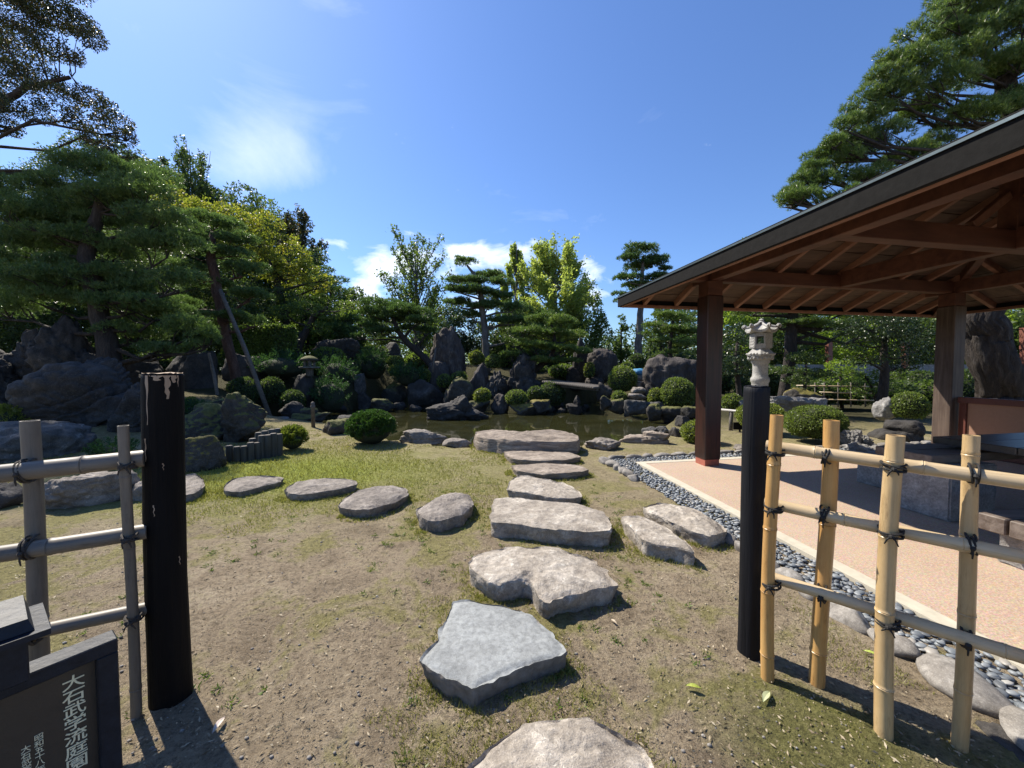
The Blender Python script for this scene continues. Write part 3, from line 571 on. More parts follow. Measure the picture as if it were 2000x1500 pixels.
slab([(985, 881), (1040, 879), (1110, 883), (1134, 891), (1100, 898), (1040, 899), (998, 894)], .10, 'narrow flat stepping stone directly below the big layered slab', 'stepl', 7)
slab([(928, 842), (960, 838), (1010, 842), (1090, 839), (1128, 848), (1127, 860), (1060, 861), (990, 859), (935, 852)], .26, 'big thick layered stone slab at the pond edge', 'stepl', 8, dome=.03, rough=.03, cat='stone slab', name='stone_slab', flare=.03)
slab([(815, 994), (845, 975), (882, 962), (915, 963), (926, 984), (905, 1002), (868, 1014), (835, 1016), (818, 1005)], .12, 'rounded dark stepping stone nearest the long one in the curved row', 'stepd', 9, dome=.04, rough=.02)
slab([(660, 984), (690, 960), (740, 949), (790, 950), (798, 964), (772, 980), (722, 993), (682, 993)], .10, 'ridged grey stepping stone, second in the curved row from the centre', 'stepd', 10, dome=.04, rough=.02)
slab([(555, 956), (580, 940), (640, 932), (692, 936), (696, 946), (650, 957), (602, 964), (566, 963)], .09, 'flat purple-grey stepping stone, third in the curved row from the centre', 'stepd', 11, dome=.03, rough=.016)
slab([(437, 948), (455, 934), (500, 928), (550, 930), (548, 940), (510, 950), (470, 960), (442, 958)], .08, 'tapered grey stepping stone, fourth in the curved row from the centre', 'stepd', 12, dome=.03, rough=.016)
slab([(330, 952), (345, 930), (380, 924), (397, 935), (396, 952), (375, 964), (345, 968)], .10, 'blunt grey stepping stone half hidden by the left charred post', 'stepd', 13, dome=.02, rough=.02)
slab([(1216, 1010), (1248, 1007), (1300, 1028), (1340, 1055), (1356, 1076), (1310, 1064), (1262, 1056), (1238, 1036)], .13, 'wedge-shaped tan stone with sharp point beside the pebble strip', 'step', 14, rough=.01, flare=-.01)
slab([(1256, 988), (1285, 980), (1345, 988), (1400, 1018), (1418, 1036), (1388, 1046), (1330, 1026), (1285, 1006)], .12, 'long tan stone against the pebble strip, behind the wedge stone', 'step', 15, dome=.03, rough=.02)

# ------------------------------------------------------------------ pavilion
SLZ = .035
def paving():
    m_, nt, b, _ = newmat('pink_exposed_aggregate'); v = pos(nt); n1 = noise(nt, v, 90, 4, .7); n2 = noise(nt, v, 1.3, 5, .6); vo = N(nt, 'ShaderNodeTexVoronoi', i={'Scale': 120.0}); nt.links.new(v, vo.inputs[0])
    c = ramp(nt, n1, [(.3, (.22, .155, .108)), (.5, (.37, .27, .195)), (.7, (.52, .40, .305))]); c = mixc(nt, mth(nt, 'MULTIPLY', ramp(nt, n2, [(.35, (0, 0, 0)), (.7, (1, 1, 1))]), .35), c, (.47, .36, .28))
    c = mixc(nt, .25, c, vo.outputs['Color'], 'SOFT_LIGHT'); nt.links.new(c, b.inputs['Base Color']); b.inputs['Roughness'].default_value = .8; bump(nt, b, n1, .4, .004)
    # hairline cracks
    root = empty('paving', uv(2, 2, 0), 'pink aggregate paving of the pavilion floor with cream kerb', 'paving'); root['kind'] = 'structure'
    del root['category']
    def prism(u0, u1, v0, v1, z0, z1, name, mat):
        mb = MB(); q = [uv(u0, v0, 0), uv(u1, v0, 0), uv(u1, v1, 0), uv(u0, v1, 0)]; off = np.array(root.location)
        vt = [(p[0]-off[0], p[1]-off[1], z) for z in (z0, z1) for p in q]
        mb.add(vt, [(0, 1, 2, 3), (4, 7, 6, 5), (0, 4, 5, 1), (1, 5, 6, 2), (2, 6, 7, 3), (3, 7, 4, 0)]); o = mb.build(name, mat, root); return o
    prism(-.20, 5.6, -.93, 7.4, -.1, SLZ, 'floor_slab', m_)
    kb = plain('cream_concrete_kerb', (.46, .42, .33), .8, n=.12, sc=12)
    prism(-.32, 5.6, -1.05, -.93, -.12, SLZ+.004, 'kerb', kb); prism(-.32, -.20, -.93, 7.4, -.12, SLZ+.004, 'kerb', kb)
paving()
def pebbles():
    D, F = ICO[1]; r_ = np.random.default_rng(5); spots = []
    for (u0, u1, v0, v1) in [(-.62, 5.3, -1.39, -1.06), (-.62, -.33, -1.05, 6.5)]:
        nu = int((u1-u0)/.042); nv = max(3, int((v1-v0)/.042))
        for i in range(nu):
            for j in range(nv):
                for lay in (0, 1):
                    u = u0+(i+r_.uniform(0, 1))*(u1-u0)/nu; v = v0+(j+r_.uniform(0, 1))*(v1-v0)/nv; spots.append((uv(u, v, .0), lay))
    data = []
    for p, lay in spots:
        s = r_.uniform(.014, .033)*r_.uniform(.85, 1.1); data.append((p, s, s*r_.uniform(.6, .95), s*r_.uniform(.35, .55), r_.uniform(0, 6.28), r_.uniform(-.35, .35), lay*.014+r_.uniform(.006, .014)))
    def inview(p):
        x = p[0]/max(p[1], .1); return p[1] > .9 and abs(x) < 1.36
    data.sort(key=lambda t: (0 if (inview(t[0]) and t[6] > .018) else 1, t[0][1]/t[1]))
    me0 = [None]*4
    for k in range(4):
        Vt = D*(1+.12*fbm(D*1.3+k*9, 2))[:, None]; me0[k] = npmesh('pebble', Vt, F, M['peb'], True)
    for k, (p, a, b, c, rz, rx, z) in enumerate(data[:300]):
        o = link('pebble', me0[k % 4], loc=(p[0], p[1], z)); o.scale = (a, b, c); o.rotation_euler = (rx, 0, rz); tag(o, 'smooth blue-grey river pebble in the strip along the paving', 'pebble', 'river pebbles along the paving')
    rest = data[300:]; A = []
    for (p, a, b, c, rz, rx, z) in rest:
        cr, sr = math.cos(rz), math.sin(rz); Vt = D*np.array([a, b, c]); cx, sx = math.cos(rx), math.sin(rx); Vt = Vt@np.array([[1, 0, 0], [0, cx, -sx], [0, sx, cx]]).T@np.array([[cr, -sr, 0], [sr, cr, 0], [0, 0, 1]]).T
        A.append(Vt+np.array([p[0], p[1], z]))
    A = np.vstack(A); Fa = (F[None]+(np.arange(len(rest))*len(D))[:, None, None]).reshape(-1, 3)
    tag(link('pebbles', npmesh('pebbles', A, Fa, M['peb'], True)), 'grey river pebbles filling the drip strip', kind='stuff')
pebbles()
def edging():
    r_ = np.random.default_rng(9); u = -.70; k = 0
    while u < 5.3:
        L = r_.uniform(.16, .30); 
        if u > 3.4: L *= 1.35
        if not (.45 < u < 1.95):
            p = uv(u+L/2, -1.46+r_.uniform(-.02, .02), .02); Vt, F = rockshape((L*.52, L*r_.uniform(.30, .4), .06), 300+k, 3, 6, .06, None, 0); o = link('edging_stone', npmesh('edging_stone', Vt, F, M['edge'], True), loc=p); o.rotation_euler = (0, 0, math.atan2(U[1], U[0])+r_.uniform(-.12, .12))
            tag(o, 'rounded edging stone between the lawn and the long pebble strip', 'edging stone', 'edging stones along the lawn side of the pebbles')
        u += L*.98; k += 1
    v = -1.35
    while v < 6:
        L = r_.uniform(.2, .36); p = uv(-.72, v+L/2, .02); Vt, F = rockshape((L*.52, .07, .05), 400+k, 3, 6, .06, None, 0); o = link('edging_stone', npmesh('edging_stone', Vt, F, M['edge'], True), loc=p); o.rotation_euler = (0, 0, math.atan2(V_[1], V_[0]))
        tag(o, 'narrow edging stone behind the far pebble row of the pavilion', 'edging stone', 'edging stones at the far side of the pavilion'); v += L; k += 1
edging()
ORD = 'first second third fourth fifth sixth seventh eighth ninth tenth eleventh twelfth thirteenth fourteenth fifteenth sixteenth seventeenth eighteenth nineteenth twentieth'.split()
ORD += ['twenty-'+w for w in ORD[:9]]+['thirtieth']+['thirty-'+w for w in ORD[:9]]
def ordinal(group, fmt):
    k = 0
    for o in col.objects:
        if o.get('group') == group and k < len(ORD): o['label'] = fmt % ORD[k]; k += 1
ordinal('edging stones along the lawn side of the pebbles', '%s rounded edging stone on the lawn side, counted from the far paving corner')
ordinal('edging stones at the far side of the pavilion', '%s narrow edging stone behind the far pebble row, counted from the left corner')
rock((1752, 1842, 1272, 1362), 1.98, 'large smooth brown edging stone behind the third bamboo upright', 'edge', seed=301, sub=4, rough=.05, ridge=0, planes=5, name='edging_stone', cat='edging stone', ry=.6)
rock((1832, 1905, 1315, 1375), 1.80, 'dark edging stone beside the fourth bamboo upright', 'stepd', seed=302, sub=4, rough=.06, ridge=0, planes=6, name='edging_stone', cat='edging stone')
rock((1895, 2030, 1345, 1450), 1.72, 'large flat brown edging stone in the lower right corner', 'edge', seed=303, sub=4, rough=.05, ridge=0, planes=6, name='edging_stone', cat='edging stone', ry=.6)
rock((1890, 2040, 1432, 1510), 1.50, 'rough dark rock at the bottom right corner behind the fence', 'rockb', seed=304, sub=4, name='rock')

BZ0, BZ1 = 2.82, 3.02; EZ = 2.58; SL = .42; E0, E1, EV0, EV1 = -.92, 4.88, -1.06, 5.86
def pavilion():
    base = uv(1.98, 2.4, 0); root = empty('pavilion', base, 'open wooden rest pavilion with dark hipped roof and red-brown beams', 'pavilion')
    def T(u, v, z): return uv(u, v, z)-base
    U3 = np.array([U[0], U[1], 0]); V3 = np.array([V_[0], V_[1], 0])
    for (u, v, mt, lab) in [(0, 0, 'pillar', 'glossy dark red-brown pillar at the pond corner'), (0, 4.8, 'pillarg', 'weathered grey-brown pillar with a long crack'), (3.96, 0, 'pillar', None), (3.96, 4.8, 'pillar', None)]:
        c = T(u, v, 0); mb = MB(); w = .135
        mb.box(c+np.array([0, 0, .13+(2.60-.13)/2]), U3, V3, (0, 0, 1), w, w, (2.60-.13)/2, .012); o = mb.build('pillar', M[mt], root)
        if lab: o['label'] = lab
        if lab and v > 1: # long drying cracks
            for (px_, w_) in ((.03, .006), (-.05, .003)):
                mb = MB(); pts = [c+U3*px_*0+V3*(-w-.0015)+U3*(px_+.01*math.sin(z*3))+np.array([0, 0, z]) for z in np.linspace(.2, 2.5, 24)]
        mb = MB(); mb.box(c+np.array([0, 0, .065+SLZ/2]), U3, V3, (0, 0, 1), w-.012, w-.012, .065+.017, .006); mb.build('pillar_footing', M['redfoot'] if u < 1 else M['granite'], o)
        mb = MB(); mb.box(c+np.array([0, 0, (2.60+BZ0)/2]), U3, V3, (0, 0, 1), w-.012, w-.012, (BZ0-2.60)/2, .008); mb.build('pillar_head', M['beam'], o)
    def beam(a, b, w=.14, h=BZ1-BZ0, name='beam', mt='beam', z=None):
        mb = MB(); mb.beam(a, b, w, h, bev=.006); return mb.build(name, M[mt], root)
    zc = (BZ0+BZ1)/2
    beam(T(-.35, 0, zc), T(4.3, 0, zc), .15); beam(T(-.35, 4.8, zc), T(4.3, 4.8, zc), .15)
    beam(T(0, -.35, zc-.002), T(0, 5.15, zc-.002), .144, .192); beam(T(3.96, -.35, zc-.002), T(3.96, 5.15, zc-.002), .144, .192)
    beam(T(.07, 2.4, zc+.03), T(3.9, 2.4, zc+.03), .16, .24, 'centre_beam'); beam(T(1.98, .08, zc+.012), T(1.98, 4.72, zc+.012), .15, .21, 'tie_beam')
    mb = MB(); mb.box(T(1.98, 2.4, (BZ1+3.74)/2+.02), U3, V3, (0, 0, 1), .085, .085, (3.74-BZ1)/2, .006); mb.build('king_post', M['beam'], root)
    for s in (-1, 1):
        beam(T(1.98+s*.1, 2.4, BZ1+.42), T(1.98+s*.62, 2.4, BZ1+.05), .07, .09, 'strut', 'raft'); beam(T(1.98, 2.4+s*.1, BZ1+.42), T(1.98, 2.4+s*.62, BZ1+.05), .07, .09, 'strut', 'raft')
    # roof surface heights (underside of boards)
    half = (E1-E0)/2; umid = (E0+E1)/2; RV0, RV1 = EV0+half, EV1-half
    def zs(s): return EZ+.10+SL*s
    # rafters on far and near slopes
    for side in (0, 1):
        v = EV0+.42
        while v < EV1-.1:
            smax = min(half, v-EV0, EV1-v)-.03
            if smax > .25:
                f = (lambda s: E0+s) if side == 0 else (lambda s: E1-s)
                beam(T(f(.03), v, zs(.03)-.045), T(f(smax), v, zs(smax)-.045), .068, .10, 'rafter', 'raft')
            v += .60
        u = E0+.30
        while u < E1-.1:
            smax = min(half, u-E0, E1-u)-.03
            if smax > .25:
                f = (lambda s: EV0+s) if side == 0 else (lambda s: EV1-s)
                beam(T(u, f(.03), zs(.03)-.045), T(u, f(smax), zs(smax)-.045), .068, .10, 'rafter', 'raft')
            u += .60
    for (u0, v0, u1, v1) in [(E0, EV0, umid, RV0), (E1, EV0, umid, RV0), (E0, EV1, umid, RV1), (E1, EV1, umid, RV1)]:
        beam(T(u0, v0, zs(0)-.07), T(u1, v1, zs(half)-.07), .1, .13, 'hip_rafter')
    beam(T(umid, RV0-.1, zs(half)-.09), T(umid, RV1+.1, zs(half)-.09), .1, .14, 'ridge_beam')
    # boards, parallel to the eaves
    nb = 15; step = half/nb; g = .006
    for side in range(4):
        for k in range(nb):
            s0, s1 = k*step+g, (k+1)*step-g; ext = .012*(k % 2)
            q = []
            for s, z in ((s0, 0), (s1, 0)):
                if side < 2:
                    uu = E0+s if side == 0 else E1-s; q.append((uu, EV0+s, uu, EV1-s, zs(s)+.003+ext*.3))
                else:
                    vv = EV0+s if side == 2 else EV1-s; q.append((E0+s, vv, E1-s, vv, zs(s)+.003+ext*.3))
            a = [T(q[0][0], q[0][1], q[0][4]), T(q[0][2], q[0][3], q[0][4]), T(q[1][2], q[1][3], q[1][4]), T(q[1][0], q[1][1], q[1][4])]
            vt = a+[p+np.array([0, 0, .016]) for p in a]; mb = MB(); mb.add(vt, [(0, 1, 2, 3), (4, 7, 6, 5), (0, 4, 5, 1), (1, 5, 6, 2), (2, 6, 7, 3), (3, 7, 4, 0)]); mb.build('roof_board', M['plank'], root)
    # sheet covering
    for side in range(4):
        z0, z1 = zs(-.05)+.05, zs(half)+.05; e0, e1, f0, f1 = E0-.06, E1+.06, EV0-.06, EV1+.06
        quad = {0: [(e0, f0), (e0, f1), (umid, RV1), (umid, RV0)], 1: [(e1, f1), (e1, f0), (umid, RV0), (umid, RV1)], 2: [(e1, f0), (e0, f0), (umid, RV0)], 3: [(e0, f1), (e1, f1), (umid, RV1)]}[side]
        vt = [T(u, v, z0 if i < 2 else z1) for i, (u, v) in enumerate(quad)]; n = len(vt); vt += [p+np.array([0, 0, .018]) for p in vt]
        mb = MB(); mb.add(vt, [tuple(range(n)), tuple(range(2*n-1, n-1, -1))]+[(i, i+n, (i+1) % n+n, (i+1) % n) for i in range(n)]); mb.build('roof_sheet', M['metal'], root)
    # fascia boards and thin inner trim
    zt, zb = 2.745, 2.56
    for (a, b, inn) in [((E0-.03, EV0-.03), (E1+.03, EV0-.03), V3), ((E0-.03, EV1+.03), (E1+.03, EV1+.03), -V3), ((E0-.03, EV0), (E0-.03, EV1), U3), ((E1+.03, EV0), (E1+.03, EV1), -U3)]:
        pa, pb = T(a[0], a[1], (zt+zb)/2), T(b[0], b[1], (zt+zb)/2); beam(pa, pb, .035, zt-zb, 'fascia', 'fascia')
        pa2, pb2 = pa+inn*.045, pb+inn*.045; dz = np.array([0, 0, -.07]); beam(pa2+dz, pb2+dz, .05, .05, 'eave_trim', 'raft')
pavilion()
def lowwall():
    a = uv(.16, 4.83, 0); b = uv(3.8, 4.83, 0); root = empty('low_wall', (a+b)/2, 'low tan panel wall with red-brown frame behind the table', 'wall'); off = (a+b)/2
    z3 = np.array([0, 0, 1.]); f = lambda p, z: p-off+z3*z
    mb = MB(); mb.beam(f(a, .97), f(b, .97), .12, .1, bev=.004); mb.build('top_rail', M['panelf'], root)
    mb = MB(); mb.beam(f(a, .10), f(b, .10), .12, .12, bev=.004); mb.build('bottom_rail', M['panelf'], root)
    for t in (.02, .5, .98):
        p = a+(b-a)*t; mb = MB(); mb.beam(f(p, .162), f(p, .918), .1, .1, up=(1, 0, 0)); mb.build('stile', M['panelf'], root)
    mb = MB(); mb.beam(f(a, .54), f(b, .54), .05, .76); mb.build('panel', M['panel'], root)
lowwall()
def blockthing(name, c, hx, hy, z0, z1, mat, label, cat, rz, parent=None, bev=.012, rough=.012, seed=1):
    import bmesh
    bm = bmesh.new(); bmesh.ops.create_cube(bm, size=1); bmesh.ops.bevel(bm, geom=bm.edges[:], offset=.03, segments=2, affect='EDGES'); bmesh.ops.subdivide_edges(bm, edges=bm.edges[:], cuts=5, use_grid_fill=True)
    Vt = np.array([v.co[:] for v in bm.verts])*np.array([hx*2, hy*2, z1-z0]); F = [tuple(v.index for v in f.verts) for f in bm.faces]; bm.free()
    Vt = Vt+(rough*fbm(Vt*9+seed*5, 3))[:, None]*(Vt/np.abs(Vt).max(0)); me = bpy.data.meshes.new(name); me.from_pydata([tuple(v) for v in Vt+np.array([0, 0, (z0+z1)/2])], [], F); me.materials.append(mat)
    me.polygons.foreach_set('use_smooth', [True]*len(me.polygons)); me.set_sharp_from_angle(angle=R(35)); o = link(name, me, parent, loc=(c[0], c[1], 0)); o.rotation_euler = (0, 0, rz)
    if label: tag(o, label, cat)
    return o
def furniture():
    rz = math.atan2(V_[1], V_[0])
    p = G(1704, 958); blockthing('stone_stool', (p[0]+.30, p[1]+.10, 0), .24, .2, SLZ, .43, M['granite'], 'rough granite stool block nearest the pavilion opening', 'stool', rz, seed=1)
    # table
    c = np.array([5.62, 3.55, 0]); t = empty('table', c, 'big dark wooden table on granite pedestals under the pavilion', 'table', rz=rz)
    for k, (x, y) in enumerate([(-.62, .42), (-.45, -.55), (.7, .3), (.7, -.5)][1:]):
        blockthing('pedestal', (x, y, 0), .2, .16, SLZ, .70, M['granite'], None, None, 0, t, seed=4+k)
    for k in range(5):
        mb = MB(); mb.box((0, -.62+.31*k, .74), (1, 0, 0), (0, 1, 0), (0, 0, 1), .95, .152, .035, .005); mb.build('tabletop_board', M['tabletop'], t)
    # bench A: planks on the front granite block
    q = G(1823, 1022); b = empty('bench', (q[0]+.42, q[1]+.22, 0), 'wooden-topped granite bench between stool and table', 'bench', rz=rz)
    blockthing('bench_block', (-.1, 0, 0), .30, .22, SLZ, .575, M['granite'], None, None, 0, b, seed=9)
    for k in range(2):
        mb = MB(); mb.box((.12, -.11+.25*k+.1, .622), (1, 0, 0), (0, 1, 0), (0, 0, 1), .62, .12, .042, .006); mb.build('plank', M['benchw'], b)
    # bench B front right
    q = G(1912, 1000, .42); b = empty('bench', (q[0]+.9*math.cos(rz), q[1]+.9*math.sin(rz)-.075, 0), 'low bench of two thick squared planks in the front of the pavilion', 'bench', rz=rz)
    for k in range(2):
        mb = MB(); mb.box((0, -.165*k, .36), (1, 0, 0), (0, 1, 0), (0, 0, 1), .9, .074, .06, .007); mb.build('plank', M['benchw'], b)
    for x in (-.6, .6): blockthing('bench_block', (x, -.09, 0), .12, .14, SLZ, .298, M['granite'], None, None, 0, b, seed=12)
furniture()

# ------------------------------------------------------------------ gate posts and bamboo fences
def gatepost(base, top, r0, r1, mat, label, seed, patches=(), lean=(0, 0)):
    root = empty('charred_gate_post', (base[0], base[1], 0), label, 'post'); n = 40; m = 60; V = []
    zz = np.linspace(-.12, top, m)
    for i, z in enumerate(zz):
        t = i/(m-1); r = r0+(r1-r0)*t; cx = lean[0]*z/top+.006*math.sin(z*2.3+seed); cy = lean[1]*z/top+.006*math.cos(z*1.9+seed)
        a = np.arange(n)*2*math.pi/n; q = np.column_stack([np.cos(a)*1.3, np.sin(a)*1.3, np.full(n, z*.9+seed)])
        q2 = np.column_stack([np.cos(a)*9, np.sin(a)*9, np.full(n, z*1.2+seed)])
        rr = r*(1+.08*fbm(q, 3)+.035*fbm(q2, 3)-.06*np.maximum(0, .2-np.abs(fbm(q2*.7+9, 2)))*5*.5)
        if z < .12: rr = rr*(1+.10*(.12-z))
        V.append(np.column_stack([cx+rr*np.cos(a), cy+rr*np.sin(a), np.full(n, z)+(.008*fbm(q2*2, 2) if i == m-1 else 0)]))
    V.append(V[-1]*np.array([.93, .93, 1])+np.array([0, 0, .004])); V = np.vstack(V); mm = m+1
    idx = np.arange(mm*n).reshape(mm, n); i2 = np.roll(idx, -1, 1); F = np.stack([idx[:-1], i2[:-1], i2[1:], idx[1:]], -1).reshape(-1, 4)
    me = npmesh('post', V, [F, idx[-1][None, :]], M[mat], True); me.set_sharp_from_angle(angle=R(50)); link('post_shaft', me, root)
    # peeling strips of bare wood: thin shells that hug the shaft
    for (ang, z0, z1, w) in patches:
        mb = MB(); K = 7; rows = []
        for i in range(K+1):
            z = z0+(z1-z0)*i/K; ti = int((z+.12)/(top+.12)*(m-1)); ti = min(max(ti, 0), m-1)
            ww = w*(.35+.65*(i/K))*(1+.5*random.uniform(-1, 1)) if i < K else w
            row = []
            for j in range(4):
                a = ang+(j/3-.5)*ww/r0+.03*math.sin(i*1.7); fa = (a % (2*math.pi))/(2*math.pi)*n; k0 = int(fa) % n; k1 = (k0+1) % n; f = fa-int(fa)
                pt = V[ti*n+k0]*(1-f)+V[ti*n+k1]*f; row.append((pt[0]*1.018+.0*f, pt[1]*1.018, z if (i < K or z1 < top-.01) else top-.002))
            rows.append(row)
        vt = [p for r_ in rows for p in r_]; fs = [(i*4+j, i*4+j+1, (i+1)*4+j+1, (i+1)*4+j) for i in range(K) for j in range(3)]; mb.add(vt, fs); mb.build('bare_wood_patch', M['peel'], root)
    # pale weathered end grain
    mb = MB(); tp = V[(m-1)*n:m*n]; c = tp.mean(0); mb.add([tuple(c+(p-c)*.96+np.array([0, 0, .008])) for p in tp], [tuple(range(n))]); mb.build('post_end', M['peel'] if patches else M['char'], root)
    return root
lp = G(320, 1394); rp = G(1465, 1306)
LP = np.array([-1.566, 1.72]); RP = np.array([1.258, 1.985])
camang = math.atan2(-LP[1], -LP[0])
gatepost(LP, 1.475, .078, .072, 'charp', 'thick charred black gate post with peeling pale wood at its top, left', 3,
         [(camang+.18, 1.37, 1.475, .030), (camang-.80, 1.26, 1.47, .016), (camang+.78, 1.42, 1.475, .010), (camang-.3, 1.45, 1.475, .05), (camang-.95, 1.10, 1.2, .010), (camang+.5, 1.44, 1.475, .03), (camang-.05, 1.06, 1.09, .004), (camang-.5, .86, .91, .005), (camang+.6, .62, .66, .004)])
gatepost(RP, 1.405, .062, .058, 'char', 'smooth charred blue-black gate post right of the path', 8, [], lean=(.012, .0))

def culm(pts, rad, mat, name, parent, nodes, seed, hollow=True, n=18):
    """bamboo culm along a path with swollen nodes; local frame keeps z along the culm for the wood grain"""
    a = np.array(pts[0], float); b = np.array(pts[-1], float); L = np.linalg.norm(b-a); zax = (b-a)/L
    prof = [0.0]; 
    ts = sorted(set([0, L]+[min(max(x, 0), L) for x in nodes])); rr = []
    S = []
    for t in nodes:
        if .02 < t < L-.02:
            for dt, k in ((-.018, 1.0), (-.006, 1.04), (-.0015, 1.10), (.0015, 1.0), (.004, 1.075), (.016, 1.0)): S.append((t+dt, k))
    S += [(x, 1.0) for x in np.linspace(0, L, 14)]; S.sort()
    q = Vector(zax).to_track_quat('Z', 'Y'); Rm = np.array(q.to_matrix())
    Vt = []; a_ = np.arange(n)*2*math.pi/n; m = 0
    for t, k in S:
        bx = .010*math.sin(t*3.1+seed)*min(1, L); by = .008*math.sin(t*2.3+seed*2)*min(1, L); r = rad*k*(1-.06*t/L)
        Vt.append(np.column_stack([bx+r*np.cos(a_), by+r*np.sin(a_)*.97, np.full(n, t)])); m += 1
    last = Vt[-1]; c = last.mean(0)
    if hollow:
        Vt.append(c+(last-c)*.80); Vt.append(c+(last-c)*.78-np.array([0, 0, .025])); m += 2
    Vt = np.vstack(Vt); idx = np.arange(m*n).reshape(m, n); i2 = np.roll(idx, -1, 1); F = np.stack([idx[:-1], i2[:-1], i2[1:], idx[1:]], -1).reshape(-1, 4)
    me = npmesh(name, Vt, [F, idx[-1][None, :], idx[0][::-1][None, :]], mat, True); me.set_sharp_from_angle(angle=R(45)); o = link(name, me, parent, loc=a); o.rotation_mode = 'QUATERNION'; o.rotation_quaternion = q; return o
def wrap(nrm, d, side, z, rp_, rr_, parent, mat, seed):
    """black cord: coils round the front culm plus crossed loops round post and rail"""
    g = np.random.default_rng(seed); mb = MB(); up = np.array([0, 0, 1.]); t_ = .0042; A = np.linspace(0, 2*math.pi, 21)
    if side > 0: c = nrm*(rp_+.03)+up*z; e1, e2, ax, r = nrm, d, up, rp_
    else: c = up*z; e1, e2, ax, r = nrm, up, d, rr_
    for k in range(2):
        off = (k-.5)*.013+g.uniform(-.003, .003); tl = g.uniform(-.3, .3); mb.tube([c+e1*math.cos(a)*(r+t_)+e2*math.sin(a)*(r+t_)+ax*(off+tl*r*math.sin(a)) for a in A], t_, 6)
    mid = nrm*side*(rp_+.03)*.5+up*z; dep = (rp_+rr_+.03)/2+.012
    for sg in (-1, 1):
        w = (rp_ if side > 0 else rr_)+t_*1.6; h = (rr_ if side > 0 else rp_)*.75
        mb.tube([mid+nrm*math.cos(a)*(dep+(.006 if abs(math.cos(a)) > .9 else 0))+e2*math.sin(a)*w+ax*sg*math.sin(a)*h*.6+ax*sg*math.cos(a)*.004 for a in A], t_, 6)
    k0 = c+e1*(r+t_*2.4); mb.tube([k0-e2*.007, k0+e1*.004, k0+e2*.007], [.006, .0085, .006], 7)
    for sg in (-1, 1): mb.tube([k0, k0+e2*sg*.012-up*.012+e1*.006, k0+e2*sg*g.uniform(.012, .022)-up*g.uniform(.02, .035)], [.004, .0035, .0025], 5)
    return mb.build('rope_lashing', mat, parent)
def fence(base, dirv, posts, rails, Lr, t0, mats, matr, rope, label, group=None, yoff=.0):
    root = empty('bamboo_fence', (base[0], base[1], 0), label, 'fence'); d = np.array([dirv[0], dirv[1], 0.]); d /= np.linalg.norm(d); nrm = np.array([-d[1], d[0], 0.])
    if np.dot(nrm, np.array([-base[0], -base[1], 0])) < 0: nrm = -nrm   # toward the camera
    for k, (t, side, top, r, mt) in enumerate(posts):
        c = d*t+nrm*side*(r+.03)
        culm([c+np.array([0, 0, -.1]), c+np.array([random.uniform(-.008, .008), 0, top])], r, M[mt], 'bamboo_post', root, [.22+.31*i+.04*k for i in range(5)], k)
    for j, (z, r) in enumerate(rails):
        culm([np.array([0, 0, z+.012])+d*t0, d*Lr+np.array([0, 0, z-.01])], r, M[matr], 'bamboo_rail', root, [.19+.34*i+.11*j for i in range(12)], 20+j, hollow=False)
        for k, (t, side, top, rp_, mt) in enumerate(posts):
            if t < Lr-.02: wrap(nrm, d, side, z, rp_, r, root, rope, k+7*j) ; root.children[-1].location = tuple(d*t)
    return root
def tpos(px, base, dv, off):
    # distance along a fence line where photograph column px crosses it
    d = np.array(dv)/np.linalg.norm(dv); n = np.array([-d[1], d[0]])
    if np.dot(n, -np.array(base)) < 0: n = -n
    s = (px-1000)/FPX; b = np.array(base)+n*off; return (s*b[1]-b[0])/(d[0]-s*d[1])
dR = (.73, -.68); bR = (1.215, 1.915)
prs = []
for px, side, top, r, mt in [(1516, 1, 1.285, .029, 'bam2'), (1620, -1, 1.265, .033, 'bam2'), (1752, 1, 1.235, .031, 'bam'), (1906, -1, 1.245, .025, 'bam'), (2085, 1, 1.24, .034, 'bam'), (2400, -1, 1.24, .034, 'bam')]:
    prs.append((tpos(px, bR, dR, side*(r+.03)), side, top, r, mt))
fence(bR, dR, prs, [(1.105, .028), (.835, .027), (.465, .026)], 1.5, .05, None, 'bamr', M['rope'], 'fresh golden bamboo lattice fence tied with black rope, right of the path')
dL = (-.883, -.469); bL = (-1.55, 1.70)
pls = []
for px, side, top, r, mt in [(240, 1, 1.265, .0195, 'bamg'), (56, -1, 1.29, .030, 'bamg'), (-200, 1, 1.26, .025, 'bamg')]:
    pls.append((tpos(px, bL, dL, side*(r+.03)), side, top, r, mt))
fence(bL, dL, pls, [(1.095, .037), (.785, .034), (.43, .028)], 1.1, .06, None, 'bamg', M['ropeg'], 'weathered grey bamboo fence left of the thick charred post')

